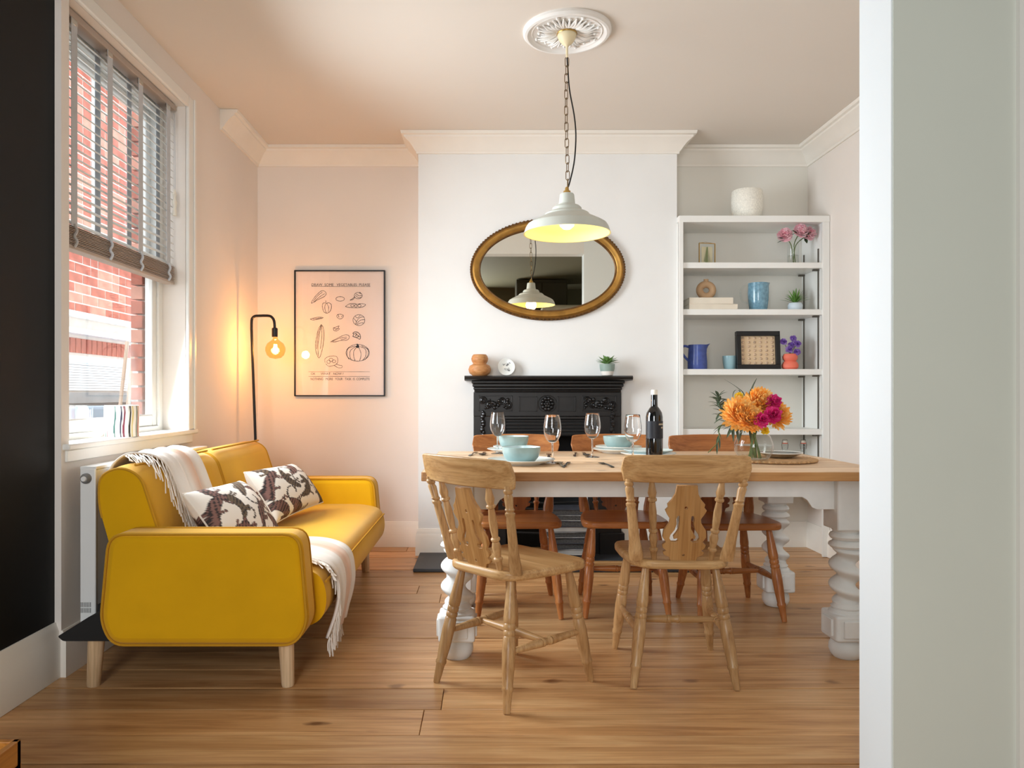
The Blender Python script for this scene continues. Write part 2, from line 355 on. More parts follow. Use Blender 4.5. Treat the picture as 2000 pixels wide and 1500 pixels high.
box_('wall_opening_head', 'white_wall', XB, XN, YN0, YN1, 2.56, ZC)
box_('trim_2', 'gloss_white', 1.345, 1.42, YN0-.014, YN0, 0, 2.2)
box_('wall_front_room', 'dim_olive', -1.7, 2.6, -2.45, -2.35, 0, ZC)  # back wall darkened by colour, as the room looks dim
box_('wall_front_right', 'grey_paint', 2.5, 2.6, -2.4, YN0, 0, ZC)

corn = [(0, ZC-.125), (.012, ZC-.125), (.014, ZC-.112), (.022, ZC-.105), (.035, ZC-.085), (.055, ZC-.06), (.078, ZC-.042), (.086, ZC-.036), (.088, ZC-.025), (.104, ZC-.02), (.108, ZC-.001), (0, ZC-.001)]
path = [(XR, YN1), (XR, YB), (CX1, YB), (CX1, YC), (CX0, YC), (CX0, YB), (XL, YB), (XL, 4.50)]
struct(sweep(path, corn).build('trim_1', 'cornice_white'))
sk = [(0, 0), (.018, 0), (.018, .135), (.014, .142), (.014, .152), (.008, .168), (.006, .178), (0, .178)]
struct(sweep([(XR, YN1), (XR, YB), (CX1, YB), (CX1, YC), (.905, YC)], sk).build('baseboard_right', 'cornice_white'))
struct(sweep([(-.10, YC), (CX0, YC), (CX0, YB), (XL, YB), (XL, 2.82)], sk).build('baseboard_back', 'cornice_white'))
skb = [(0, 0), (.022, 0), (.022, .15), (.017, .16), (.017, .175), (.008, .20), (.006, .21), (0, .21)]
struct(sweep([(XB, 2.84), (XB, -2.3)], skb).build('baseboard_left', 'gloss_white'))
# ------------------------------------------------------------------ window, blind, the outside
wn = struct(bpy.data.objects.new('window_1', None)); COL.objects.link(wn)
def wbox(n, x0, x1, y0, y1, z0, z1, m='gloss_white', bev=.003): return box(n, m, x0, x1, y0, y1, z0, z1, wn, bev)
XF = -1.735
wbox('frame_jamb', XF-.075, XF, WY1-.05, WY1+.0, WZ0, WZ1); wbox('frame_jamb', XF-.075, XF, WY0, WY0+.05, WZ0, WZ1)
wbox('frame_head', XF-.075, XF, WY0+.05, WY1-.05, WZ1-.05, WZ1); wbox('frame_sill', XF-.085, XF, WY0+.05, WY1-.05, WZ0, WZ0+.045)
def sash(x, z0, z1, y0, y1):
    for n, a in (('sash_stile', (y0, y0+.045, z0, z1)), ('sash_stile', (y1-.045, y1, z0, z1)), ('sash_rail', (y0+.045, y1-.045, z0, z0+.06)), ('sash_rail', (y0+.045, y1-.045, z1-.045, z1))):
        wbox(n, x-.03, x, *a, bev=.006)
    wbox('pane', x-.018, x-.014, y0+.045, y1-.045, z0+.06, z1-.045, 'pane_glass', 0)
sash(XF-.012, WZ0+.045, 1.74, WY0+.05, WY1-.05); sash(XF-.045, 1.70, WZ1-.05, WY0+.05, WY1-.05)
wbox('glazing_bar', XF-.075, XF-.045, 3.40, 3.43, 1.76, WZ1-.09)
wbox('window_board', XF-.01, XL+.028, WY0-.045, WY1+.11, WZ0-.004, WZ0+.02, bev=.006)
arch = [(0, 0), (.085, 0), (.085, .018), (.07, .024), (.02, .02), (.012, .012), (0, .012)]
wbox('architrave', XL, XL+.02, WY1, WY1+.085, WZ0+.02, WZ1+.06, bev=.006); wbox('architrave', XL, XL+.02, WY0, WY1, WZ1-.002, WZ1+.06, bev=.006)
wbox('architrave_bead', XL+.02, XL+.028, WY1+.06, WY1+.082, WZ0+.02, WZ1+.06, bev=.003)
wbox('apron_board', XL, XL+.012, WY0-.03, WY1+.07, WZ0-.05, WZ0-.004, bev=.003)

bl = thing('venetian_blind', 'white wooden venetian blind half lowered in the window, slats stacked at its foot', 'blind', (-1.685, 3.42, 1.66))
BY0, BY1 = WY0+.012-3.42, WY1-.03-3.42
box('head_rail', 'slat_edge', -.03, .03, BY0, BY1, .925, .955, bl, .003)
sl = MB().rings([[(-.025, yy, -.0005), (0, yy, .0025), (.025, yy, -.0005), (.025, yy, -.003), (0, yy, 0), (-.025, yy, -.003)] for yy in (BY0, BY1)]).mesh('slat', False)
sl.materials.append(MATS['slat_white'])
for k in range(21):
    s_ = link('slat', sl, None, bl); s_.location = (0, 0, .115+k*.0385); s_.rotation_euler = (0, R(35), 0)
sl2 = MB().mm(-.025, .025, BY0, BY1, 0, .0032).mesh('stacked_slat', False); sl2.materials.append(MATS['slat_edge'])
for k in range(12):
    s_ = link('stacked_slat', sl2, None, bl); s_.location = (random.uniform(-.002, .002), 0, .018+k*.0066)
box('bottom_rail', 'slat_edge', -.026, .026, BY0, BY1, 0, .016, bl, .003)
for ty in (2.985, 3.27, 3.56, 3.87):
    yy = ty-3.42
    MB().mm(.027, .0285, yy-.022, yy+.022, .09, .925).mm(-.0285, -.027, yy-.022, yy+.022, .09, .925).build('ladder_tape', 'tape_grey', bl)
    MB().tube(interp([(.028, yy, .10), (.036, yy+.004, .075), (.031, yy-.004, .05), (.037, yy+.004, .03), (.028, yy, .008)], 20), .006, 6).build('gathered_tape', 'tape_grey', bl)
    MB().mm(.018, .030, yy-.02, yy+.02, .90, .925).build('tape_clip', 'steel', bl, .002)
for yy in (.50, .515): MB().tube([(.034, yy, .9), (.036, yy, .5)], .0012, 5).build('cord', 'tape_grey', bl)
MB().turned((.036, .507, .5), (.036, .507, .36), [(0, .003), (.2, .012), (.3, .006), (.5, .014), (.7, .008), (1, .012)], 10).build('cord_tassel', 'cork_white', bl)

nb = thing('brick_building', 'sunlit red brick neighbouring house outside the window with a small blind-covered window', 'building', (-3.1, 6.4, 0))
bx, z = 0.0, 0
box('mortar_wall', 'mortar', -.3, -.004, -2.4, 2.4, -.5, 4.9, nb)
bm1 = MB().mm(-.09, -.001, -.106, .106, 0, .064).mesh('brick', False); bm2 = MB().mm(-.09, -.001, -.05, .05, 0, .064).mesh('brick', False)
meshes = {}
for mt in ('brick_red', 'brick_pale'):
    for nm, bmh in (('s', bm1), ('h', bm2)):
        q = bmh.copy(); q.materials.append(MATS[mt]); meshes[nm+mt] = q
z = 1.70; row = 0; cnt = 0
while z < 3.65:
    yy = -1.02+(row % 2)*.11
    while yy < 1.15 and cnt < 296:
        hd = random.random() < .3
        b_ = link('brick', meshes[('h' if hd else 's')+random.choice(('brick_red', 'brick_red', 'brick_pale'))], None, nb)
        wid = .1 if hd else .212; b_.location = (random.uniform(-.001, .001), yy+wid/2, z); yy += wid+.012; cnt += 1
    z += .076; row += 1
sm_ = MB().mm(-.09, .006, -.033, .033, 0, .11).mesh('soldier_brick', False); sm_.materials.append(MATS['brick_red'])
for k in range(26):
    s_ = link('soldier_brick', sm_, None, nb); s_.location = (0, -1.0+k*.077, 1.39)
box('white_band', 'outdoor_white', 0, .06, -1.3, 1.6, 1.655, 1.695, nb); box('white_band', 'outdoor_white', 0, .09, -1.3, 1.6, 1.525, 1.565, nb)
box('window_frame', 'outdoor_white', 0, .03, -1.2, 1.5, 1.315, 1.365, nb)
for k in range(11): MB().mm(0, .012, -1.2, 1.5, 1.105+k*.0195, 1.105+k*.0195+.016).build('blind_slat', 'outdoor_white', nb)
box('window_sill', 'outdoor_grey', 0, .10, -1.3, 1.6, 1.01, 1.09, nb)
box('fascia', 'outdoor_white', 0, .12, -2.2, 2.2, 3.68, 3.86, nb)
tag(box('storage_box', 'outdoor_blue', -2.95, -2.45, 5.2, 7.4, 0, .99, None, .02), 'pale blue storage box outside below the neighbouring window', 'box')
box_('ground_outside', 'paving', -8, -1.95, -2, 14, -.3, -.02)
MB_ = MB()
for k, (a, c) in enumerate((((-2.36, 4.55, -.02), (-2.20, 4.55, 1.40)), ((-2.33, 4.6, -.02), (-2.175, 4.6, 1.46)))):
    tag(MB().tube([a, c], .011, 7).build('bamboo_cane', 'bamboo'), ['shorter pale bamboo cane leaning outside the window', 'taller pale bamboo cane leaning outside the window'][k], 'cane', 'canes outside the window')
for k in range(22):                                               # brick jamb outside the frame
    box('brick', 'brick_red' if k % 3 else 'brick_pale', XL-.262, XL-.205, WY1-.062, WY1+.05, WZ0+.03+k*.076, WZ0+.03+k*.076+.065, wl)

# ------------------------------------------------------------------ yellow sofa
sofa = thing('sofa', 'bright yellow fabric sofa bed with piped edges on pale wooden legs under the window', 'sofa')
def armpiece(y0, y1):
    poly = fillet([(-1.372, .572), (-.672, .572), (-.643, .24), (-.69, .165), (-1.36, .165), (-1.402, .25)], [.06, .06, .1, .05, .05, .1])
    a = MB().prism(poly, y0, y1).build('arm', 'yellow_fabric', sofa, .03, seg=3)
    for yy, s in ((y0, 1), (y1, -1)):
        pp = [((x+1.02)*.985-1.02, yy+s*.006, (z-.37)*.985+.37) for x, z in poly]
        MB().tube(pp, .005, 6, True).build('piping', 'yellow_piping', a)
armpiece(2.68, 2.82); armpiece(4.44, 4.58)
prof = fillet([(-1.32, .20), (-.70, .185), (-.62, .22), (-.603, .31), (-.63, .395), (-.74, .42), (-1.32, .42)], [0, .04, .06, .06, .06, .08, 0])
st = MB().prism(prof, 2.82, 4.44).build('seat', 'yellow_fabric', sofa)
MB().tube([(-.612, 2.83+k*.16, .362) for k in range(11)], .005, 6).build('piping', 'yellow_piping', st)
for y0, y1 in ((2.83, 3.622), (3.632, 4.43)):
    pr = fillet([(-1.40, .36), (-1.19, .38), (-1.262, .60), (-1.318, .775), (-1.40, .812), (-1.482, .775), (-1.485, .66)], [.02, .05, .3, .06, .05, .06, .1])
    rings = []
    for k in range(13):
        u = k/12; e = min(u, 1-u)*12; sh = .955+.045*min(1, e/1.6)**.5
        rings.append([(x*sh+(-1.36)*(1-sh), y0+(y1-y0)*u, zz*sh+.55*(1-sh)) for x, zz in pr])
    bk = MB().rings(rings).build('backrest', 'yellow_fabric', sofa, angle=60)
    for yy in (y0+.004, y1-.004):
        MB().tube([((x+.0)*.955-1.36*.045, yy, zz*.955+.55*.045) for x, zz in pr[8:]], .006, 6).build('piping', 'yellow_piping', bk)
    MB().tube([(-1.352, y0+.03+(y1-y0-.06)*k/8, .803) for k in range(9)], .005, 6).build('piping', 'yellow_piping', bk)
for (x, y_) in ((-.742, 2.745), (-1.44, 2.745), (-.742, 4.50), (-1.44, 4.50)):
    sx = -.01 if x < -1 else .01
    MB().turned((x, y_, .20), (x+sx, y_+(-.005 if y_ < 3 else .005), 0), [(0, .030), (.96, .0235), (1, .021)], 20).build('leg', 'pale_leg_wood', sofa)
MB().prism(fillet([(-1.56, .195), (-1.54, .178), (-1.36, .178), (-1.36, .285), (-1.44, .27)], .008), 2.70, 2.845).build('base_frame', 'black_base', sofa)
box('base_frame', 'black_base', -1.49, -1.36, 2.845, 4.55, .178, .27, sofa)
box('base_panel', 'black_base', -1.36, -.72, 2.83, 4.43, .17, .20, sofa)

# radiator behind
rad = thing('radiator', 'white panel radiator under the window sill behind the yellow sofa', 'radiator', (-1.535, 3.43, 0))
box('panel', 'radiator_white', -.025, .028, -.56, .56, .16, .785, rad, .006); box('end_panel', 'radiator_white', -.03, .03, -.572, -.56, .155, .79, rad, .004)
box('top_grille', 'radiator_white', -.032, .032, -.57, .57, .785, .798, rad, .003)
MB().turned((-.004, -.572, .752), (-.004, -.592, .752), [(0, .02), (.5, .02), (.8, .016), (1, .014)], 18).build('valve_ring', 'grey_plastic', rad)
MB().turned((-.004, -.590, .752), (-.004, -.598, .752), [(0, .011), (1, .009)], 14).build('valve_knob', 'radiator_white', rad)
for k in range(7):
    for j in range(2): box('vent_slot', 'grey_plastic', -.026+k*.006, -.0235+k*.006, -.5735, -.572, .235+j*.022, .253+j*.022, rad)

# blanket
def colattr(me, fn):
    a = me.color_attributes.new('print', 'FLOAT_COLOR', 'POINT')
    for i, v in enumerate(me.vertices): a.data[i].color = fn(i, v.co)
path = interp([(-1.500, .60), (-1.500, .74), (-1.46, .812), (-1.395, .832), (-1.315, .79), (-1.245, .60), (-1.165, .45), (-1.08, .434), (-.85, .434), (-.71, .432), (-.612, .395), (-.585, .31), (-.592, .22), (-.615, .125)], 78)
e0 = interp([(2.93, 0), (2.93, 0), (2.94, 0), (2.96, 0), (3.02, 0), (3.06, 0), (3.08, 0), (3.0, 0), (2.93, 0), (2.90, 0), (2.90, 0), (2.91, 0), (2.90, 0), (2.89, 0)], 78)
e1 = interp([(3.36, 0), (3.36, 0), (3.36, 0), (3.36, 0), (3.39, 0), (3.42, 0), (3.42, 0), (3.38, 0), (3.33, 0), (3.30, 0), (3.27, 0), (3.24, 0), (3.22, 0), (3.18, 0)], 78)
blk = thing('throw_blanket', 'cream and blush wool throw with fringe draped over the yellow sofa back, seat and front', 'blanket')
M_ = MB(); NB = 26
rs = []
for i, p in enumerate(path):
    row = []
    for j in range(NB):
        u = j/(NB-1); wv = .006*math.sin(u*19+i*.12)+.004*math.sin(u*41+i*.05); hang = max(0, (i-58)/20)
        row.append((p.x+wv*(.6+1.6*hang), e0[i].x*(1-u)+e1[i].x*u, p.y+max(0, wv)+(.02*u*hang*0)))
    rs.append(row)
me = M_.rings(rs, closed=False, cap=False).mesh('cloth', True, 80)
cW, cP = lin(240, 232, 224), lin(226, 186, 160)
colattr(me, lambda i, co: (lambda k: tuple(cW[c]*(1-k)+cP[c]*k for c in range(3))+(1,))((lambda u: max(0, min(1, (.5-abs(u-.62)*2.6)*2.2)))((i % NB)/(NB-1))*.95))
cl = link('cloth', me, 'blanket_print', blk); sd = cl.modifiers.new('solid', 'SOLIDIFY'); sd.thickness = .006; sd.offset = 1
fr = MB()
def strand(p, q, r=.0016):
    p, q = Vector(p), Vector(q); mid = (p+q)/2+Vector((random.uniform(-.006, .006), random.uniform(-.006, .006), random.uniform(0, .006)))
    fr.tube(interp([p, mid, q], 5), [r, r, r, r, r*1.3, r*1.6], 5)
for i in range(14, 60):
    for q in range(3):
        p = path[i]; j = random.uniform(0, 1); n_ = path[min(i+4, 78)]
        strand((p.x+.006, e0[i].x+.004, p.y+.006), (n_.x+.010+random.uniform(-.01, .014), e0[i].x-random.uniform(.035, .07), max(.44, n_.y-.006+random.uniform(-.02, .01)) if i < 40 else n_.y+.008))
for i in range(60, 78):
    for q in range(2):
        p = path[i]; strand((p.x+.008, e0[i].x+.004, p.y), (p.x+.010, e0[i].x-random.uniform(.0, .012)+.02, max(.05, p.y-random.uniform(.06, .10))))
for j in range(40):
    u = random.choice((random.uniform(0, .25), random.uniform(.55, .8), random.uniform(0, 1))); yy = e0[78].x*(1-u)+e1[78].x*u
    strand((path[78].x+.004, yy, .13), (path[78].x+.004+random.uniform(-.01, .01), yy+random.uniform(-.012, .012), .13-random.uniform(.05, .085)))
fo = fr.build('fringe', 'fringe_wool', blk); fo['kind'] = 'stuff'

# patterned cushions
def pattern(seed):
    rnd = random.Random(seed); shp = []
    spots = [(.09, .36), (.12, .86), (.36, .42), (.63, .68), (.66, .14), (.90, .40), (.92, .92), (.36, .96), (.16, .08)]
    for (cx, cy) in spots:
        a = rnd.uniform(.6, 1.5)*rnd.choice((1, 1, -1)); L = rnd.uniform(.19, .24); kv = rnd.uniform(-2.2, 2.2); body = []
        for k in range(13):
            s = k/12-.5; ang = a+kv*s; body.append((cx+L*1.9*s*math.cos(a+kv*s*.5), (cy+L*2.3*s*math.sin(a+kv*s*.5))))
        rad = [.022+.050*math.sin(PI*min(1, max(0, (k/12)*.9+.08)))+(.012 if k > 10 else 0) for k in range(13)]
        dark = rnd.random() < .4; shp.append((body, rad, dark, True))
        x, y_ = body[0]; t0 = math.atan2(body[0][1]-body[1][1], body[0][0]-body[1][0]); sg = rnd.choice((1, -1)); tail = []
        for k in range(13): tail.append((x, y_)); x += .028*math.cos(t0); y_ += .042*math.sin(t0); t0 += sg*.30*(1 if k < 7 else 1.6)
        shp.append((tail, [.016]*13, True, True))
        for k in (3, 4, 9, 10):
            bx_, by_ = body[k]; sd_ = rnd.choice((1, -1)); dx, dy = body[k+1][0]-body[k-1][0], body[k+1][1]-body[k-1][1]; l_ = math.hypot(dx, dy)
            leg = [(bx_-dy/l_*q*.024*sd_+dx/l_*q*q*.004, by_+dx/l_*q*.032*sd_) for q in range(5)]; shp.append((leg, [.026, .024, .022, .02, .022], dark, False))
    bgc, br, dk, ol = lin(240, 232, 222), lin(128, 92, 84), lin(44, 36, 36), lin(104, 86, 66)
    def fn(u, v):
        for body, rad, dark, stripe in shp:
            best = 9; bi = 0
            for k, (x, y_) in enumerate(body):
                d = math.hypot((u-x)*1.6, v-y_)/1.25-rad[k]
                if d < best: best = d; bi = k
            if best < 0:
                if best > -.006: return dk
                x, y_ = body[bi]; arc = bi*.9+(u*43+v*31)
                if stripe and math.sin(arc*1.9) > .35: return dk
                return ol if dark else br
        return bgc
    return fn
def cushion(name, label, TL, TR, BR, BL, puff, seed):
    TL, TR, BR, BL = map(Vector, (TL, TR, BR, BL)); nx, ny = 96, 60; n = ((TR-TL).cross(BL-TL)).normalized()
    if n.x < 0: n = -n
    root = thing(name, label, 'cushion', BL, 0, 'patterned cushions on the sofa'); fn = pattern(seed); V, Fc, C_ = [], [], []
    for side in (1, -1):
        for j in range(ny+1):
            for i in range(nx+1):
                u, v = i/nx, j/ny; pin = .035*(4*u*(1-u))*(1 if True else 0); vv = v+(0.5-v)*2*pin*.9; uu = u+(0.5-u)*2*.03*(4*v*(1-v))
                p = (TL*(1-uu)+TR*uu)*(1-vv)+(BL*(1-uu)+BR*uu)*vv
                h = puff*((max(0, 4*u*(1-u)))**.42)*((max(0, 4*v*(1-v)))**.42)*(1+.05*math.sin(9*u+4*v))
                V.append(p+n*h*side-BL); C_.append(fn(u, v if side > 0 else v*.9+.05))
    k = (nx+1)*(ny+1)
    for s in range(2):
        for j in range(ny):
            for i in range(nx): a = s*k+j*(nx+1)+i; Fc.append((a, a+1, a+nx+2, a+nx+1) if s else (a, a+nx+1, a+nx+2, a+1))
    me = MB().add(V, Fc).mesh('cover', True, 180); colattr(me, lambda i, co: C_[i]); link('cover', me, 'cushion_print', root)
    ed = [V[i] for i in range(nx+1)]+[V[j*(nx+1)+nx] for j in range(1, ny+1)]+[V[ny*(nx+1)+i] for i in range(nx-1, -1, -1)]+[V[j*(nx+1)] for j in range(ny-1, 0, -1)]
    MB().tube(ed, .004, 6, True).build('piping', 'cream_glaze', root)
cushion('scatter_cushion', 'brown tiger print cushion on the sofa beside the throw blanket, nearest the camera', (-1.20, 2.93, .682), (-1.135, 3.42, .675), (-.935, 3.36, .455), (-1.0, 2.86, .445), .085, 3)
cushion('scatter_cushion', 'brown tiger print cushion on the sofa near the far arm', (-1.195, 3.66, .69), (-1.09, 4.16, .682), (-.93, 4.22, .462), (-1.02, 3.60, .452), .09, 11)

# ------------------------------------------------------------------ dining chairs
def outline_seat():
    return fillet([(-.212, .205), (.212, .205), (.205, -.02), (.165, -.19), (-.165, -.19), (-.205, -.02)], [.07, .07, .12, .10, .10, .12], 6)
spl_half = [(.036, 0), (.044, .022), (.060, .030), (.062, .040), (.052, .046), (.064, .058), (.066, .068), (.055, .080), (.066, .100), (.064, .125), (.048, .155), (.046, .172), (.056, .190), (.062, .205), (.054, .215), (.056, .228), (.044, .245), (.034, .268), (.030, .30)]
def hole(cx, cy, r, n=12): return [(cx+r*math.cos(2*PI*k/n), cy+r*math.sin(2*PI*k/n)) for k in range(n)]
def comma(s):
    a = [(.020, .184), (.029, .186), (.034, .172), (.032, .152), (.038, .130), (.052, .110), (.056, .095), (.048, .081), (.030, .078), (.021, .087), (.026, .097), (.037, .094), (.039, .103), (.030, .116), (.021, .134), (.019, .160)][::-1]
    return [(s*x, z) for x, z in (a if s > 0 else a[::-1])]
spl_half = [(x*1.18, z) for x, z in spl_half]
splat_me = curve_mesh([[(x, z) for x, z in spl_half]+[(-x, z) for x, z in spl_half[::-1]], hole(0, .215, .007), hole(0, .028, .006), comma(1), comma(-1)], .005, .0015)
legprof = [(0, .012), (.05, .014), (.18, .019), (.30, .0225), (.335, .0215), (.345, .019), (.355, .0215), (.385, .0215), (.395, .0185), (.405, .0215), (.43, .0215), (.44, .0185), (.45, .0215), (.56, .0235), (.70, .0215), (.80, .018), (.815, .0205), (.83, .0205), (.845, .017), (.93, .0145), (1, .012)]
sprof = [(0, .009), (.15, .012), (.38, .0155), (.42, .0165), (.43, .014), (.44, .0165), (.46, .0165), (.47, .014), (.53, .014), (.54, .0165), (.56, .0165), (.57, .014), (.58, .0165), (.62, .0155), (.85, .012), (1, .009)]
spin = [(0, .0095), (.13, .0125), (.145, .0165), (.165, .0165), (.18, .011), (.22, .013), (.30, .0165), (.36, .012), (.375, .0165), (.395, .0165), (.41, .011), (.50, .014), (.62, .0145), (.74, .0105), (.755, .0165), (.775, .0165), (.79, .012), (.85, .0165), (.92, .012), (1, .0085)]
CREST_Z = .757
def make_chair(label, wz, wx, group):
    t = thing('dining_chair', label, 'chair', (0, 0, 0), 0, group)
    s = MB().prism(outline_seat(), .428, .462, 'Z').build('seat', wx, t, .011, seg=3)
    feet = {}
    for sx in (-1, 1):
        for fr_ in (1, -1):
            top = (sx*(.155 if fr_ > 0 else .128), .135*fr_, .434); ft = (sx*(.200 if fr_ > 0 else .187), .215*fr_, 0)
            MB().turned(top, ft, legprof).build('leg', wz, t); feet[(sx, fr_)] = (Vector(top), Vector(ft))
    mids = []
    for sx in (-1, 1):
        a = feet[(sx, 1)]; c = feet[(sx, -1)]; p = a[0].lerp(a[1], .56); q = c[0].lerp(c[1], .56); MB().turned(p, q, sprof).build('side_stretcher', wz, t); mids.append((p+q)/2)
    MB().turned(mids[0], mids[1], sprof).build('cross_stretcher', wx, t)
    for sx in (-1, 1):
        p0, p1 = Vector((sx*.166, -.150, .455)), Vector((sx*.208, -.232, CREST_Z+.012)); rg = []
        for tt, a, c in [(0, .026, .017), (.10, .027, .017), (.25, .021, .015), (.45, .0185, .0145), (.60, .0175, .014), (.66, .016, .013), (.675, .019, .017), (.70, .019, .017), (.715, .013, .012), (.74, .018, .017), (.76, .014, .013), (.88, .0165, .0155), (.91, .012, .012), (.925, .0165, .016), (.95, .0165, .016), (.965, .012, .012), (1, .011, .011)]:
            c0 = p0.lerp(p1, tt); rg.append([c0+Vector((a*math.cos(2*PI*j/14), c*math.sin(2*PI*j/14), 0)) for j in range(14)])
        MB().rings(rg).build('back_post', wz, t)
        MB().turned((sx*.104, -.166, .455), (sx*.126, -.244, CREST_Z+.008), spin, 12).build('spindle', wz, t)
    so = link('splat', splat_me.copy(), wz+'_splat', t); so.location = (0, -.172, .456); so.rotation_euler = (PI/2+R(14.5), 0, 0)
    rg = []; NU = 30
    for k in range(NU+1):
        u = -1+2*k/NU; e = abs(u); hw0, hw1 = .222, .2425; yb = -.262+.045*u*u
        zb = CREST_Z+.016*max(0, (e-.86)/.14)**2*0; zt = CREST_Z+.097+.006*(1-u*u)-.050*max(0, (e-.90)/.10)**2.4; row = []
        for (v, off) in [(0, .010), (.5, .012), (1, .009), (1, -.009), (.5, -.012), (0, -.010)]:
            zz = zb+(zt-zb)*v; wv = hw0+(hw1-hw0)*min(1, (zz-CREST_Z)/.075); lean = -.022*(zz-CREST_Z)/.1
            row.append((u*wv, yb+off+lean, zz))
        rg.append(row)
    MB().rings(rg).build('crest_rail', wx, t, .004, angle=50)
    return t
GR = 'farmhouse chairs around the dining table'
c0 = make_chair('honey wooden fiddle-back chair turned at an angle by the left end of the table', 'chair_wood', 'chair_wood_flat', GR)
c0.location = (.098, 2.785, 0); c0.rotation_euler = (0, 0, R(-47))
dup(c0, (.735, 2.925, 0), R(-2.5), 'honey wooden fiddle-back chair seen squarely from behind on the near side of the table')
c1 = make_chair('orange-brown fiddle-back chair on the far side of the table, nearest the sofa', 'dark_chair_wood', 'dark_chair_flat', GR)
c1.location = (.158, 3.765, 0); c1.rotation_euler = (0, 0, R(180))
dup(c1, (.682, 3.77, 0), R(178), 'orange-brown fiddle-back chair on the far side, in the middle of three')
dup(c1, (1.205, 3.72, 0), R(181), 'orange-brown fiddle-back chair on the far side, in front of the shelves')

# ------------------------------------------------------------------ dining table
TX0, TX1, TY0, TY1, TZ = -.247, 1.585, 2.86, 3.89, .778
tb = thing('dining_table', 'long farmhouse dining table with pine top and white barley-twist legs', 'table', (0, 0, 0))
n_pl = 6; top = box('tabletop', 'table_wood', TX0+.02, TX1-.02, TY0+.02, TY1-.02, TZ-.038, TZ-.006, tb)
for k in range(n_pl):
    a = TY0+(TY1-TY0)*k/n_pl; c = TY0+(TY1-TY0)*(k+1)/n_pl
    box('plank', 'table_wood', TX0, TX1, a+.0006, c-.0006, TZ-.036, TZ-random.uniform(0, .0008), top, .0025)
for yy in (TY0-.004, TY1-.004): box('edge_strip', 'edge_wood', TX0, TX1, yy, yy+.008, TZ-.037, TZ-.003, tb, .002)
for xx in (TX0-.004, TX1-.004): box('edge_strip', 'edge_wood', xx, xx+.008, TY0, TY1, TZ-.037, TZ-.003, tb, .002)
AZ = .658
LX = (-.120, 1.478); LY = (3.05, 3.795)
def apron_poly(a, c): return [(a, TZ-.038), (a, AZ-.05), (a+.075, AZ-.05), (a+.095, AZ-.042), (a+.115, AZ-.012), (a+.135, AZ), (c-.135, AZ), (c-.115, AZ-.012), (c-.095, AZ-.042), (c-.075, AZ-.05), (c, AZ-.05), (c, TZ-.038)]
for yy in (LY[0]-.035, LY[1]+.015): MB().prism(apron_poly(LX[0]+.06, LX[1]-.06), yy, yy+.022).build('apron', 'table_paint', tb, .002)
for xx in (LX[0]-.012, LX[1]-.012): box('apron', 'table_paint', xx, xx+.024, LY[0]+.06, LY[1]-.06, AZ, TZ-.038, tb)
for xx in LX:
    for yy in LY:
        L_ = thing('x', 'x', 'x'); bpy.data.objects.remove(L_)
        lg = box('leg', 'table_paint', xx-.066, xx+.066, yy-.066, yy+.066, .525, TZ-.038, tb, .006)
        tw = [(.050, .512), (.062, .505), (.066, .495), (.060, .485), (.048, .478), (.066, .466), (.069, .458), (.060, .448)]
        MB().rings([[(xx+r*math.cos(2*PI*j/28), yy+r*math.sin(2*PI*j/28), z) for j in range(28)] for r, z in [(.060, .527)]+tw]).build('ring_moulding', 'table_paint', lg)
        rg = []
        for k in range(61):
            z = .452-k/60*.232; env = min(1, k/5, (60-k)/5); ph = 2*PI*z/.083
            rg.append([(xx+(.051+.0165*env*math.cos(2*PI*j/28+ph))*math.cos(2*PI*j/28), yy+(.051+.0165*env*math.cos(2*PI*j/28+ph))*math.sin(2*PI*j/28), z) for j in range(28)])
        MB().rings(rg).build('barley_twist', 'table_paint', lg, angle=80)
        MB().lathe([(.050, .225), (.052, .214), (.060, .206), (.056, .198), (.068, .188), (.070, .178)], 28, (xx, yy, 0)).build('collar', 'table_paint', lg)
        MB().prism(fillet([(-.082, .082), (.082, .082), (.082, -.082), (-.082, -.082)], .022), .075, .178, 'Z')
        fb = MB().prism([(xx+a, yy+b_) for a, b_ in fillet([(-.074, .074), (.074, .074), (.074, -.074), (-.074, -.074)], .016, 3)], .078, .182, 'Z').build('foot_block', 'table_paint', lg, .008)
        for sx, sy in ((0, -1), (0, 1), (-1, 0), (1, 0)):
            cx, cy = xx+sx*.074, yy+sy*.074
            (MB().mm(cx-.045, cx+.045, cy-.008, cy+.008, .095, .165) if sy else MB().mm(cx-.008, cx+.008, cy-.045, cy+.045, .095, .165)).build('carved_panel', 'table_paint', lg, .004)
        MB().lathe([(.050, .080), (.058, .07), (.066, .05), (.067, .03), (.060, .012), (.05, 0)], 28, (xx, yy, 0)).build('bun_foot', 'table_paint', lg)
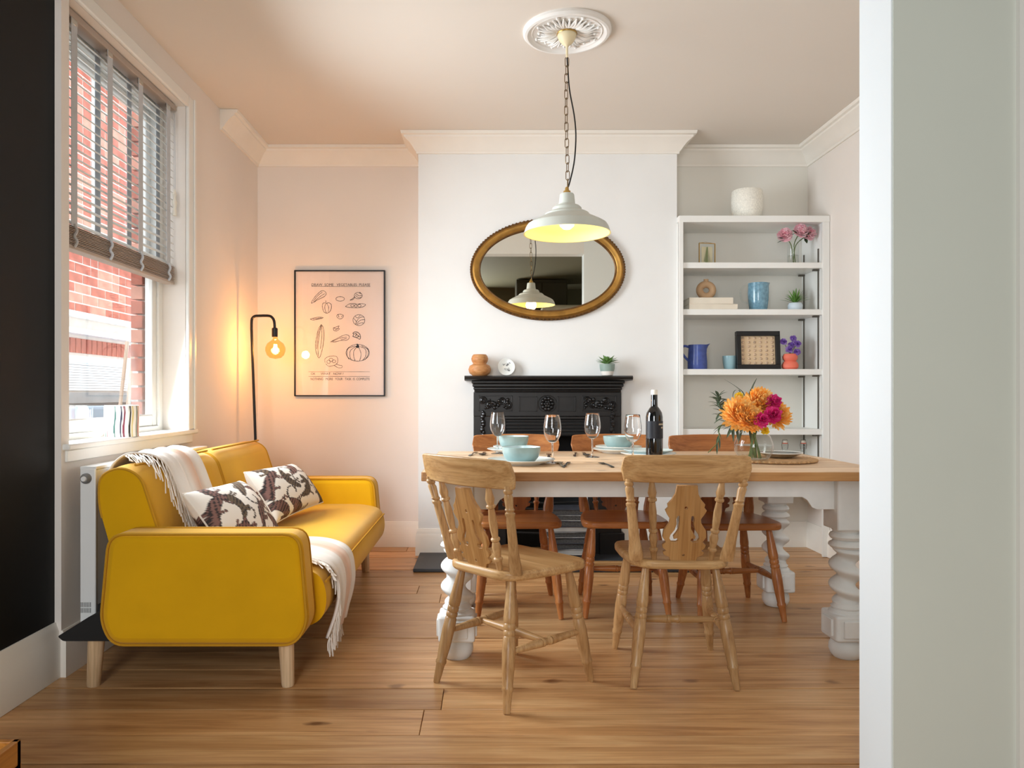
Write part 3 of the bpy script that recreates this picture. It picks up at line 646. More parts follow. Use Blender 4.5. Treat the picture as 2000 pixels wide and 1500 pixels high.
# things on the table
def lat(prof, name, mat, parent, seg=40, **k): return MB().lathe(prof, seg, **k).build(name, mat, parent)
def T(px, py): d = (EYE-TZ)*F/(py-770); return Vector(((px-950)*d/F, d, TZ))
def plate(loc, r, label, z=0, mat='plate_white'):
    t = thing('dinner_plate', label, 'plate', Vector(loc)+Vector((0, 0, z)), 0, 'plates on the dining table')
    lat([(r*.6, 0), (r*.62, .003), (r*.97, .018), (r, .021), (r*.985, .023), (r*.90, .016)], 'rim', mat, t, cap=False)
    lat([(1e-4, .002), (r*.6, .0), (r*.6, .002), (r*.70, .0075), (r*.905, .0165), (r*.88, .0155), (r*.66, .008), (r*.5, .006), (1e-4, .006)], 'well', 'aqua_inside', t, cap=False)
    return t
def bowl(loc, r, h, label, z=0):
    t = thing('bowl', label, 'bowl', Vector(loc)+Vector((0, 0, z)), 0, 'aqua bowls on the dining table')
    lat([(1e-4, 0), (r*.60, 0), (r*.72, h*.08), (r*.90, h*.35), (r*.985, h*.7), (r, h), (r*.985, h*1.02), (r*.97, h)], 'outside', 'aqua_glaze', t, cap=False)
    lat([(r*.97, h), (r*.95, h*.7), (r*.86, h*.36), (r*.62, h*.12), (1e-4, h*.1)], 'inside', 'aqua_inside', t, cap=False)
pA, pB, pC, pD = T(1018, 906), T(1003, 884), T(1208, 884), T(1266, 893)
plate(pA, .145, 'large dinner plate at the near place setting beside the left chair'); bowl(pA, .083, .064, 'aqua glazed bowl on the near place setting beside the left chair', .0085)
plate(pB, .135, 'lower dinner plate at the far place setting nearest the sofa'); plate(pB, .105, 'side plate on the larger plate at the far setting nearest the sofa', .012); bowl(pB, .078, .062, 'aqua glazed bowl at the far setting nearest the sofa', .022)
plate(pC, .135, 'lower dinner plate at the far setting behind the wine glasses, left of the bottle'); plate(pC, .118, 'upper plate at the far setting left of the wine bottle', .012); bowl(pC, .078, .062, 'aqua glazed bowl at the far setting left of the wine bottle', .022)
plate(pD, .13, 'lower plate partly hidden behind the crest of the near chair'); plate(pD, .115, 'pale aqua plate on top, behind the crest of the near chair', .014, 'aqua_inside')
def glass(loc, label):
    t = thing('wine_glass', label, 'wine glass', loc, 0, 'stemmed wine glasses')
    ob = [(.0045, .086), (.014, .089), (.026, .100), (.035, .119), (.0385, .139), (.038, .160), (.034, .188), (.031, .208)]
    lat(ob+[(.0302, .2088)]+[(max(1e-4, r-.0014), z) for r, z in ob[:0:-1]]+[(1e-4, .0905)], 'glass_bowl', 'solid_glass', t, cap=True)
    lat([(.0075, .006), (.0045, .016), (.0038, .05), (.0042, .080), (.0046, .0858)], 'stem', 'solid_glass', t, 16)
    lat([(.034, 0), (.0345, .0015), (.02, .0035), (.0075, .0058)], 'foot', 'solid_glass', t)
glass(T(972, 886), 'empty wine glass nearest the sofa end, at the far left setting'); glass(T(1079, 904), 'empty wine glass on the near side beside the large plate')
glass(T(1157, 893), 'empty wine glass in the middle of the table, left of the far bowl'); glass(T(1236, 902), 'empty wine glass closest to the dark wine bottle')
bt = thing('wine_bottle', 'tall dark wine bottle with black label and pale stopper on the table', 'bottle', T(1278, 899))
lat([(.032, 0), (.0375, .004), (.0378, .02), (.0375, .195), (.034, .215), (.024, .232), (.0155, .243), (.0145, .255), (.0142, .302), (.0135, .303)], 'glass_body', 'bottle_black', bt)
MB().rings([[(r_*math.cos(a), r_*math.sin(a), z_) for a in [R(-90-75+150*k/20) for k in range(21)]] for r_, z_ in ((.0382, .10), (.0382, .178))], closed=False, cap=False).build('front_label', 'label_black', bt)
lat([(.0148, .296), (.0150, .312), (.013, .318)], 'stopper', 'cork_white', bt)
mk = MB()
for zz, a0, n_ in ((.160, -72, 7), (.145, -52, 3)):
    for k in range(n_):
        a = R(a0+k*7); mk.rings([[(.0386*math.cos(a+q), .0386*math.sin(a+q), z_) for q in (0, .075)] for z_ in (zz, zz+.006+.002*(k % 2))], closed=False, cap=False)
mk.build('label_print', 'label_gold', bt)
def cutlery(kind, loc, rz, label, mat='dark_cutlery'):
    t = thing(kind, label, kind, Vector(loc)+Vector((0, 0, .001)), rz, 'dark cutlery on the table')
    MB().rings([[(x_*w_, y_, .0005+h_+z_) for x_, h_ in ((-1, 0), (1, 0), (1, .0025), (-1, .0025))] for y_, w_, z_ in ((-.10, .007, 0), (-.06, .006, .002), (.0, .0035, .004), (.03, .003, .003))]).build('handle', mat, t)
    if kind == 'spoon':
        MB().rings([[(math.cos(2*PI*j/16)*.02*r_, .058+math.sin(2*PI*j/16)*.030*r_, z_) for j in range(16)] for r_, z_ in ((.15, .0005), (.7, .002), (1, .006), (.9, .006), (.6, .003), (.1, .0018))]).build('spoon_bowl', 'gold_cutlery' if mat != 'dark_cutlery' else mat, t)
    elif kind == 'fork':
        MB().mm(-.012, .012, .03, .05, .002, .004).build('fork_root', mat, t, .001)
        for k in range(4): box('tine', mat, -.012+k*.0067, -.009+k*.0067, .05, .09, .002, .004, t)
    else: MB().prism([(-.004, .03), (.006, .03), (.010, .07), (.007, .12), (-.004, .13)], .001, .003, 'Z').build('blade', mat, t)
cutlery('spoon', T(1094, 908), R(0), 'gold-bowled spoon beside the near plate', 'gold_cutlery'); cutlery('knife', T(1107, 908), R(168), 'dark knife lying next to the near spoon')
cutlery('fork', T(1184, 909), R(6), 'dark fork near the front edge of the table'); cutlery('fork', T(1072, 890), R(-5), 'dark fork behind the near wine glass')
cutlery('knife', T(925, 887), R(172), 'dark knife at the far setting nearest the sofa'); cutlery('spoon', T(944, 887), R(176), 'dark spoon at the far setting nearest the sofa')
cutlery('knife', T(1124, 888), R(172), 'dark knife at the far setting in front of the middle chair'); cutlery('spoon', T(1143, 888), R(178), 'dark spoon at the far setting in front of the middle chair')
mtl = T(1516, 902); mtl.y += .05
mt_ = thing('woven_placemat', 'round woven rattan placemat under the flower vase', 'placemat', mtl)
lat([(1e-4, 0), (.175, 0), (.186, .004), (.186, .010), (.178, .013), (1e-4, .011)], 'weave', 'rattan', mt_)
for k in range(48):
    a = 2*PI*k/48; MB().ball((.183*math.cos(a), .183*math.sin(a), .008), .011, 6, 4, .6).build('braid', 'rattan', mt_)
ds = thing('silver_dish', 'shallow silver dish on the woven placemat beside the vase', 'dish', (mtl.x+.05, mtl.y+.03, TZ+.014))
lat([(.05, 0), (.06, .004), (.088, .016), (.092, .020), (.086, .019), (.055, .007), (1e-4, .006)], 'pan', 'steel', ds); lat([(.094, .019), (.096, .021), (.094, .023), (.09, .021)], 'rim', 'plate_white', ds, cap=False)

# flower helpers
def bloom(mb, c, r, n_layers, per, dirv, length=1.0, curl=.5, wid=.32):
    q = Vector(dirv).normalized().to_track_quat('Z', 'Y'); c = Vector(c)
    for l in range(n_layers):
        el = R(8+82*l/max(1, n_layers-1)) if n_layers > 1 else R(30)
        for k in range(per):
            az = 2*PI*(k+.5*(l % 2)+random.uniform(-.25, .25))/per; e = el+random.uniform(-.12, .12)
            o = Vector((math.cos(az)*math.cos(e), math.sin(az)*math.cos(e), math.sin(e))); sd_ = Vector((-math.sin(az), math.cos(az), 0)); up = o.cross(sd_)
            L_ = r*length*random.uniform(.85, 1.05); w_ = r*wid*random.uniform(.8, 1.2); rows = []
            for s, ww in ((.15, .4), (.55, 1), (.85, .85), (1.0, .3)):
                p = o*L_*s-up*curl*r*(s*s-s)*-.6+Vector((0, 0, .12*r*s*s*(1 if l else -.3))); rows.append([c+q @ (p-sd_*w_*ww*.5), c+q @ (p+up*w_*.10), c+q @ (p+sd_*w_*ww*.5)])
            mb.rings(rows, closed=False, cap=False)
    mb.ball(c, r*.42, 10, 6); return mb
def leaf(mb, p, dirv, L_, w_, droop=.2):
    p = Vector(p); d = Vector(dirv).normalized(); s = d.cross(Vector((0, 0, 1)));  s = s.normalized() if s.length > .05 else Vector((1, 0, 0)); rows = []
    for k in range(6):
        t_ = k/5; ww = w_*math.sin(PI*min(.97, .12+.88*t_))**.8; c = p+d*L_*t_+Vector((0, 0, -droop*L_*t_*t_)); up = s.cross(d)*ww*.18
        rows.append([c-s*ww*.5+up, c, c+s*ww*.5+up])
    mb.rings(rows, closed=False, cap=False)

vz = T(1472, 905); vz.z = TZ+.013
v_ = thing('glass_vase', 'round clear glass vase half full of water on the woven placemat', 'vase', vz)
lat([(.040, 0), (.062, .008), (.080, .04), (.081, .07), (.068, .105), (.050, .128), (.042, .142), (.045, .152)], 'glass', 'clear_glass', v_, cap=False); lat([(1e-4, .004), (.058, .008), (.074, .038), (.076, .066), (1e-4, .066)], 'water', 'water', v_, cap=False)
def FL(px, py, dy): return P(px, py, vz.y+dy)
def flower(name, label, cat, px, py, dy, r, mat, layers, per, group, dirv=None, **k):
    c = FL(px, py, dy); t = thing(name, label, cat, (vz.x, vz.y, vz.z+.01), 0, group); o_ = Vector(t.location); rel = c-o_; dv = Vector(dirv) if dirv else Vector((rel.x*2, -1.0+rel.y*2, .55))
    bloom(MB(), rel, r, layers, per, dv, **k).build('bloom', mat, t, angle=80)
    MB().tube(interp([(random.uniform(-.03, .03), random.uniform(-.02, .02), 0), (rel.x*.15, rel.y*.15, .12), rel-dv.normalized()*r*.3], 10), .003, 6).build('stem', 'stem', t)
G_ = 'flowers in the round glass vase'
for px, py, dy, r, lb in ((1443, 812, -.03, .085, 'large orange chrysanthemum at the left of the vase bouquet'), (1480, 792, 0, .078, 'orange chrysanthemum at the top of the vase bouquet'), (1464, 822, -.07, .07, 'orange chrysanthemum at the front of the vase bouquet'), (1514, 815, .0, .066, 'orange chrysanthemum at the right of the vase bouquet')):
    flower('chrysanthemum', lb, 'flower', px, py, dy, r, 'orange_petal', 8, 24, G_, wid=.20)
for px, py, dy, r, lb in ((1509, 787, -.06, .038, 'magenta flower at the top right of the vase bouquet'), (1487, 822, -.13, .036, 'magenta flower in the middle of the vase bouquet'), (1508, 812, -.12, .040, 'magenta daisy with pale centre at the right of the bouquet')):
    flower('magenta_flower', lb, 'flower', px, py, dy, r, 'magenta_petal', 4, 12, G_, wid=.5)
for px, py, dy, r, lb in ((1443, 775, .03, .022, 'small yellow flower at the top of the bouquet'), (1422, 795, .02, .026, 'small yellow flower at the left of the bouquet'), (1494, 842, -.04, .02, 'small yellow flower low on the right of the bouquet')):
    flower('yellow_flower', lb, 'flower', px, py, dy, r, 'yellow_petal', 3, 9, G_, wid=.6)
def sprig(name, label, pts, nl, L_, w_, mat, spread=1.0):
    t = thing(name, label, 'foliage', (vz.x, vz.y, vz.z+.01), 0, G_); o_ = Vector(t.location); pts = interp([Vector(p)-o_ for p in pts], 24)
    MB().tube(pts, .002, 5).build('stem', 'stem', t); lf = 0
    for k in range(nl):
        i_ = int(8+16*k/nl); d = (pts[min(24, i_+1)]-pts[i_-1]).normalized(); mb = MB(); leaf(mb, pts[i_], d+Vector((random.uniform(-1, 1), random.uniform(-1, 1), random.uniform(-.8, .6)))*spread, L_*random.uniform(.7, 1.1), w_, .25); mb.build('leaf', mat, t)
b0 = Vector((vz.x, vz.y, vz.z+.02)); nk = Vector((vz.x-.02, vz.y, vz.z+.15))
sprig('leaf_sprig', 'dark leafy sprig rising at the left of the bouquet', [b0, nk, FL(1425, 830, .02), FL(1408, 800, .02), FL(1402, 770, .02)], 60, .062, .014, 'leaf_grey', 1.7)
sprig('leaf_sprig', 'drooping dark sprig hanging from the left of the bouquet', [b0, nk, FL(1418, 828, -.02), FL(1405, 838, -.04), FL(1403, 862, -.05), FL(1383, 884, -.05)], 12, .035, .009, 'leaf_dark', .9)
def blade(label, pts, w_):
    t = thing('ornamental_grass', label, 'foliage', (vz.x, vz.y, vz.z+.01), 0, G_); o_ = Vector(t.location); pts = interp([Vector(p)-o_ for p in pts], 22); n_ = len(pts)
    MB().rings([[p+Vector((-w_*math.sin(PI*(.15+.83*i/n_)), 0, 0)), p+Vector((0, .002, 0)), p+Vector((w_*math.sin(PI*(.15+.83*i/n_)), 0, 0))] for i, p in enumerate(pts)], closed=False, cap=False).build('blade', 'leaf_grey', t)
blade('straight green grass blade sticking up from the bouquet', [b0, nk, FL(1462, 780, .03), FL(1470, 755, .03), FL(1478, 739, .03)], .005)
blade('long thin grass blade arching up to the left above the bouquet', [b0, nk, FL(1455, 775, .03), FL(1440, 757, .03), FL(1415, 741, .03)], .0025)
blade('looped grass blade left of the bouquet top', [b0, nk, FL(1448, 770, .03), FL(1438, 762, .03), FL(1432, 768, .03), FL(1431, 782, .03)], .0025)
blade('looped grass blade right of the bouquet top', [b0, nk, FL(1470, 772, .03), FL(1477, 763, .03), FL(1482, 766, .03), FL(1484, 778, .03)], .0025)

# ------------------------------------------------------------------ fireplace
fp = thing('fireplace', 'black cast iron fireplace surround with moulded mantel shelf and relief panels', 'fireplace', (.403, YC, 0))
def fbox(n, x0, x1, d0, z0, z1, m='iron', bev=.003, par=None, back=0): return box(n, m, x0-.403, x1-.403, -d0, -back, z0, z1, par or fp, bev)
mz = 1.196
MB().rings([[(x, y_, z_) for y_, z_ in ((0, mz), (-.165*s_, mz), (-.178*s_, mz-.010), (-.172*s_, mz-.022), (-.155*s_, mz-.030), (0, mz-.030))] for x, s_ in ((-.545, .93), (-.53, 1), (.53, 1), (.545, .93))]).build('mantel_shelf', 'iron', fp)
for d_, z0, z1, e in ((.120, mz-.05, mz-.03, .012), (.105, mz-.072, mz-.05, .006), (.085, mz-.092, mz-.072, 0), (.075, mz-.105, mz-.092, -.004)): fbox('cornice_step', -.085-e, .892+e, d_, z0, z1, bev=.006)
fz = fbox('frieze', -.085, .892, .055, .93, mz-.105)
fbox('jamb', -.085, .13, .055, 0, .93); fbox('jamb', .676, .892, .055, 0, .93)
fbox('inner_frame', .10, .706, .066, .912, .928, par=fp); fbox('hood', .13, .676, .05, .80, .912, 'soot')
for k in range(5): fbox('hood_rib', .13, .676, .056, .808+k*.022, .818+k*.022)
fbox('plinth', .745, .91, .075, 0, .16); fbox('plinth', -.105, .06, .075, 0, .16)
def frame(x0, x1, z0, z1, w_=.006, par=None):
    for a in ((x0, x1, z0, z0+w_), (x0, x1, z1-w_, z1), (x0, x0+w_, z0, z1), (x1-w_, x1, z0, z1)): fbox('panel_bead', a[0], a[1], .060, a[2], a[3], 'iron', .001, par, .05)
frame(.215, .335, .962, 1.062); frame(.470, .590, .962, 1.062)
def relief(x0, x1, z0, z1, seed, sx=1):
    rnd = random.Random(seed); mb = MB()
    n_ = 3
    for k in range(5):
        cx = x0+(x1-x0)*(k+.5)/5; cz = (z0+z1)/2+.018*math.cos(k*2.1); rr = (z1-z0)*.26
        pts = [(cx-.403+rr*(1-q/26)*math.cos(q*.55+k), -.060, cz+rr*(1-q/26)*math.sin(q*.55+k)) for q in range(22)]; mb.tube(pts, .0065, 6)
    for k in range(16): mb.ball((rnd.uniform(x0+.01, x1-.01)-.403, -.058, rnd.uniform(z0+.012, z1-.012)), rnd.uniform(.007, .014), 8, 5)
    for k in range(4): mb.ball(((x0+x1)/2-.403+rnd.uniform(-.02, .02), -.06, (z0+z1)/2+rnd.uniform(-.02, .02)), .013, 8, 5)
    mb.build('relief_ornament', 'iron_relief', fp)
def drop(x, z1, z0):
    mb = MB(); k = 0; z = z1
    while z > z0: mb.ball((x-.403+.006*math.sin(k*1.7), -.058, z), .009+.008*abs(math.sin(k*1.1)), 8, 5, 1.3); z -= .017; k += 1
    mb.build('relief_drop', 'iron_relief', fp)
for x0, x1 in ((-.045, .165), (.640, .852)): frame(x0-.006, x1+.006, .965, 1.068); relief(x0, x1, .968, 1.064, int(x0*100))
drop(-.024, .96, .55); drop(.831, .96, .55)
ro = MB()
for k in range(10): a = 2*PI*k/10; ro.ball((math.cos(a)*.034, -.058, 1.012+math.sin(a)*.036), .015, 8, 5)
for k in range(6): a = 2*PI*k/6; ro.ball((math.cos(a)*.016, -.066, 1.012+math.sin(a)*.016), .011, 8, 5)
ro.ball((0, -.07, 1.012), .011, 8, 5).build('rosette', 'iron_relief', fp)
MB().tube([(.062*math.cos(2*PI*k/32), -.056, 1.012+.056*math.sin(2*PI*k/32)) for k in range(32)], .003, 6, True).build('rosette_ring', 'iron', fp)
for k in range(6): MB().tube([(-.24, -.03, .16+k*.04), (0, -.075, .16+k*.04), (.24, -.03, .16+k*.04)], .006, 6).build('grate_bar', 'iron', fp)
hr = tag(box('hearth_slab', 'slate', CX0+.012, CX1-.01, 4.483, YC, .002, .022, None, .003), 'dark slate hearth slab lying in front of the fireplace', 'hearth')
tag(box('hearth_rail', 'chair_wood_flat', .30, CX1-.02, 4.49, 4.53, .022, .06, None, .004), 'low wooden rail along the front of the hearth', 'rail')
for k in range(9):
    wv = random.uniform(.26, .30); xx = .52+random.uniform(-.02, .02)
    mg = thing('magazine', ('pale' if k % 3 == 1 else 'dark')+' magazine '+['at the very bottom of', 'second from the bottom of', 'third from the bottom of', 'fourth from the bottom of', 'in the exact middle of', 'fourth from the top of', 'third from the top of', 'second from the top of', 'on the very top of'][k]+' the fireplace pile', 'magazine', (xx, 4.80, .023+k*.036), R(random.uniform(-5, 5)), 'magazines piled in the fireplace')
    box('pages', 'outdoor_grey' if k % 4 == 1 else 'grey_page', -wv/2+.003, wv/2-.003, -.10, .10, .002, .032, mg); 
    for z_ in (0, .032): box('cover', 'magazine_pale' if k % 3 == 1 else 'magazine_dark', -wv/2, wv/2, -.104, .104, z_, z_+.0025, mg)

# mirror
MXc, MZc, A_, B_ = .408, 1.905, .517, .339
mr_ = thing('oval_mirror', 'oval mirror in a wide antique gold frame on the chimney breast', 'mirror', (MXc, YC, MZc))
def ell(off, y_, n=96): return [((A_+off)*math.cos(2*PI*k/n), y_, (B_+off)*math.sin(2*PI*k/n)) for k in range(n)]
MB().rings([ell(0, -.002), ell(-.002, -.022), ell(-.010, -.030), ell(-.018, -.028)], cap=False).build('outer_moulding', 'gold_dark', mr_)
MB().rings([ell(-.016, -.028), ell(-.028, -.036), ell(-.045, -.034), ell(-.060, -.024)], cap=False).build('frame', 'gold', mr_)
MB().rings([ell(-.058, -.026), ell(-.064, -.027), ell(-.069, -.020), ell(-.070, -.012)], cap=False).build('inner_moulding', 'gold_dark', mr_)
MB().add(ell(-.066, -.014), [tuple(range(96))]).build('glass', 'mirror_glass', mr_, smooth=False)
mb = MB()
for k in range(120): a = 2*PI*k/120; mb.ball(((A_-.006)*math.cos(a), -.027, (B_-.006)*math.sin(a)), .0075, 6, 4)
o = mb.build('beading', 'gold_dark', mr_)

# mantel things
def ML(px, y_=4.86): return Vector(((px-950)*y_/F, y_, mz))
gv = tag(MB().lathe([(.045, 0), (.068, .018), (.075, .042), (.066, .066), (.045, .078), (.044, .082), (.052, .095), (.056, .112), (.050, .130), (.042, .140), (.036, .140), (.034, .10)], 36, ML(937)).build('gourd_vase', 'turned_wood'), 'double-bellied turned wooden vase on the mantel shelf', 'vase')
pl = thing('decorative_plate', 'small white saucer with grey printed scene leaning on the mantel wall', 'plate', ML(989, 4.915)+Vector((0, 0, .058))); pl.rotation_euler = (R(90-12), 0, 0)
lat([(1e-4, 0), (.032, .001), (.054, .009), (.058, .012), (.056, .014), (.034, .006), (1e-4, .005)], 'dish', 'plate_white', pl)
mb = MB(); rnd = random.Random(5)
for k in range(9):
    x, y_ = rnd.uniform(-.028, .028), rnd.uniform(-.026, .026); pts = [(x+rnd.uniform(-.012, .012), y_+rnd.uniform(-.012, .012), .0072) for q in range(4)]; mb.tube(interp(pts, 8), .0012, 4)
mb.build('printed_scene', 'grey_plastic', pl)
sp_ = thing('succulent_pot', 'green succulent in a two-tone sage and white pot on the mantel', 'plant', ML(1186, 4.87))
lat([(.030, 0), (.036, .004), (.044, .03)], 'pot_base', 'cream_glaze', sp_); lat([(.044, .03), (.048, .05), (.050, .078), (.046, .078), (.044, .07), (1e-4, .068)], 'pot', 'sage_glaze', sp_)
for k in range(34):
    a = 2*PI*k*.382; e = R(15+65*(k/34)); mb = MB(); leaf(mb, (0, 0, .075), (math.cos(a)*math.cos(e), math.sin(a)*math.cos(e), math.sin(e)), .085 if k < 22 else .06, .022, .1); mb.build('leaf', 'succulent', sp_)

# ------------------------------------------------------------------ poster and floor lamp
PD = YB-.022
def Q(zx, zy, y0=520): return ((570+zx/10.526-950)*PD/F, EYE-(y0+zy/10.526-770)*PD/F)
po = thing('framed_poster', 'framed line-drawing poster of vegetables in a thin black frame beside the lamp', 'poster', (0, YB, 0))
x0, x1, z0, z1 = (575.5-950)*PD/F, (751-950)*PD/F, EYE-(773-770)*PD/F, EYE-(528.5-770)*PD/F
box('paper', 'poster_paper', x0, x1, -.012, -.002, z0, z1, po)
for a in ((x0-.003, x1+.003, z0-.004, z0+.005), (x0-.003, x1+.003, z1-.005, z1+.004), (x0-.004, x0+.006, z0, z1), (x1-.006, x1+.004, z0, z1)): box('frame_bar', 'black_metal', a[0], a[1], -.024, -.002, a[2], a[3], po, .001)
box('glass', 'pane_glass', x0+.006, x1-.006, -.018, -.0165, z0+.005, z1-.005, po)
def strokes(name, lists, wd=.0016, y0=520):
    mb = MB()
    for L_ in lists:
        pts = interp([Q(a, c, y0)+(0,) for a, c in L_], max(6, 5*len(L_))); vs_ = []
        for i_, p in enumerate(pts):
            d = (pts[min(i_+1, len(pts)-1)]-pts[max(0, i_-1)]); n_ = Vector((-d.y, d.x, 0)).normalized()*wd*random.uniform(.7, 1.25)
            vs_.append([(p.x+n_.x, -.0126, p.y+n_.y), (p.x-n_.x, -.0126, p.y-n_.y)])
        mb.rings(vs_, closed=False, cap=False)
    mb.build(name, 'ink', po)
def oval(cx, cy, rx, ry, rot=0, n=14, a0=0, a1=360):
    return [(cx+rx*math.cos(R(a0+(a1-a0)*k/n))*math.cos(R(rot))-ry*math.sin(R(a0+(a1-a0)*k/n))*math.sin(R(rot)), cy+rx*math.cos(R(a0+(a1-a0)*k/n))*math.sin(R(rot))+ry*math.sin(R(a0+(a1-a0)*k/n))*math.cos(R(rot))) for k in range(n+1)]
strokes('drawing', [[(395, 760), (415, 700), (500, 590), (590, 510), (660, 505), (700, 560), (660, 620), (540, 680), (450, 735), (395, 760)], [(430, 720), (530, 600), (620, 530)], [(450, 730), (560, 630), (670, 560)]])
strokes('drawing', [[(690, 700), (690, 750), (640, 755), (620, 820), (650, 930), (700, 960), (760, 945), (800, 880), (805, 790), (760, 750), (700, 760)], [(690, 760), (670, 850), (700, 955)], [(710, 760), (750, 840), (740, 945)]])
strokes('drawing', [oval(988, 668, 88, 46)]); strokes('drawing', [oval(1360, 600, 82, 66), [(1290, 640), (1250, 680), (1190, 695), (1240, 665), (1290, 620)], [(1380, 560), (1400, 530), (1410, 570)], [(1300, 590), (1360, 640), (1430, 640)], [(1310, 560), (1370, 600), (1440, 600)]])
strokes('drawing', [[(1095, 825), (1170, 775), (1260, 760), (1340, 775), (1430, 765), (1510, 785), (1460, 830), (1370, 850), (1250, 850), (1150, 840), (1095, 825)], oval(1240, 805, 35, 25), oval(1310, 812, 30, 24), oval(1385, 808, 34, 28)])
strokes('drawing', [[(370, 1085), (450, 1060), (540, 1045), (640, 1055), (540, 1085), (430, 1105), (370, 1085)], [(420, 1085), (600, 1060)]]); strokes('drawing', [[(930, 990), (1000, 985), (1055, 1010), (1030, 1065), (975, 1080), (930, 1050), (920, 1010), (960, 985)], [(950, 1000), (965, 1050)], [(1010, 1040), (1040, 1010)]])
strokes('drawing', [oval(1375, 1105, 122, 112), [(1300, 1200), (1340, 1110), (1400, 1050), (1480, 1040)], [(1320, 1190), (1400, 1110), (1495, 1095)], [(1330, 1200), (1420, 1160), (1480, 1170)], [(1270, 1070), (1310, 1120), (1330, 1150)], [(1300, 1030), (1350, 1060), (1400, 1000)]])
strokes('drawing', [[(845, 1265), (910, 1245), (965, 1225), (950, 1260), (970, 1290), (920, 1325), (860, 1320), (845, 1265)], [(860, 1270), (940, 1290)], [(880, 1310), (950, 1270)]])
strokes('drawing', [[(600, 1195), (545, 1280), (505, 1440), (480, 1600), (490, 1750), (530, 1860), (560, 1880), (600, 1780), (640, 1600), (655, 1400), (640, 1260), (600, 1195)], [(600, 1210), (560, 1400), (530, 1640), (540, 1850)], [(610, 1220), (610, 1450), (580, 1700)], [(590, 1220), (530, 1420), (505, 1700)]])
strokes('drawing', [[(790, 290), (870, 245), (980, 190), (1090, 145), (1165, 160), (1170, 215), (1120, 255), (990, 265), (880, 290), (790, 290)], [(830, 280), (960, 220), (1120, 190)], [(1000, 250), (1130, 215)]], y0=640)
strokes('drawing', [[(1250, 110), (1290, 85), (1350, 95), (1395, 140), (1405, 200), (1390, 235), (1330, 205), (1290, 190), (1250, 175), (1270, 140), (1250, 110)], [(1280, 120), (1330, 130), (1300, 170)], [(1340, 150), (1380, 180), (1330, 190)]], .0024, 640)
strokes('drawing', [oval(1350, 515, 240, 172), [(1330, 400), (1270, 480), (1270, 600), (1300, 685)], [(1370, 400), (1415, 520), (1410, 610), (1385, 685)], [(1310, 385), (1200, 470), (1190, 590), (1220, 670)], [(1290, 375), (1150, 430), (1130, 560), (1170, 650)], [(1400, 385), (1510, 450), (1510, 590), (1450, 670)], [(1430, 370), (1560, 450), (1560, 560), (1500, 660)]], .0017, 640)
strokes('drawing', [[(1335, 330), (1345, 370), (1320, 390), (1370, 390), (1350, 350)], [(1325, 385), (1345, 400), (1365, 385)]], .005, 640)
strokes('drawing', [[(680, 720), (670, 650), (730, 600), (820, 580), (910, 590), (940, 660), (920, 740), (840, 780), (750, 790), (690, 740)], [(860, 770), (940, 820), (1020, 820), (1025, 780), (950, 765), (900, 740)], oval(800, 660, 40, 34), oval(860, 690, 34, 30), oval(750, 700, 34, 36)], .0014, 640)
strokes('rule_line', [[(335, 905), (900, 905), (1600, 905)], [(335, 1003), (900, 1003), (1600, 1003)]], .0011, 640); strokes('rule_line', [[(400, 408), (900, 414), (1610, 415)]], .0011)
def lettering(s, zx, zy, w_, y0, size=.026):
    me = text_mesh(s, 1.0); xs = [v.co.x for v in me.vertices]; k = (w_/10.526*PD/F)/(max(xs)-min(xs)); X, Z = Q(zx, zy, y0)
    for v in me.vertices: v.co = (X+(v.co.x-min(xs))*k, -.0128-v.co.z*.1, Z+v.co.y*size)
    link('lettering', me, 'ink', po)
lettering('DRAW  SOME   VEGETABLES  PLEASE', 400, 402, 1205, 520); lettering('OK      WHAT   NOW ?', 385, 968, 670, 640, .022); lettering('NOTHING   MORE   YOUR   TASK  IS  COMPLETE', 380, 1078, 1215, 640, .024)

lp = thing('floor_lamp', 'slim black arched floor lamp with a glowing globe bulb in the corner', 'lamp', (-1.50, 4.82, 0))
MB().lathe([(.12, 0), (.12, .015), (.03, .02), (.012, .03)], 32).build('base', 'black_metal', lp)
MB().tube([(.0, 0, .02), (-.0, 0, .8), (-.025, 0, 1.50)]+interp([(-.025, 0, 1.53), (-.022, 0, 1.565), (-.005, 0, 1.582), (.02, 0, 1.585), (.085, 0, 1.585), (.108, 0, 1.575), (.122, 0, 1.55), (.126, 0, 1.50)], 20), .0088, 10).build('pole', 'black_metal', lp)
MB().lathe([(.018, 0), (.019, .01), (.019, .055), (.012, .06)], 20, (.126, 0, 1.448)).build('socket', 'black_metal', lp)
MB().lathe([(.014, 1.450), (.016, 1.435), (.030, 1.422), (.052, 1.405), (.064, 1.378), (.064, 1.358), (.054, 1.33), (.035, 1.312), (1e-3, 1.305)], 32, (.13, 0, 0), cap=False).build('bulb', 'amber_glass', lp)
fi = MB()
for k in range(6): a = 2*PI*k/6; fi.tube([(.13+.008*math.cos(a), .008*math.sin(a), 1.40), (.13+.013*math.cos(a+.4), .013*math.sin(a+.4), 1.345)], .0022, 6)
fi.build('filament', 'filament', lp)
ll = bpy.data.lights.new('lamp_glow', 'POINT'); ll.energy = 8; ll.color = (1.0, .50, .19); ll.shadow_soft_size = .03; lo = bpy.data.objects.new('lamp_glow', ll); COL.objects.link(lo); lo.location = (-1.37, 4.82, 1.375)

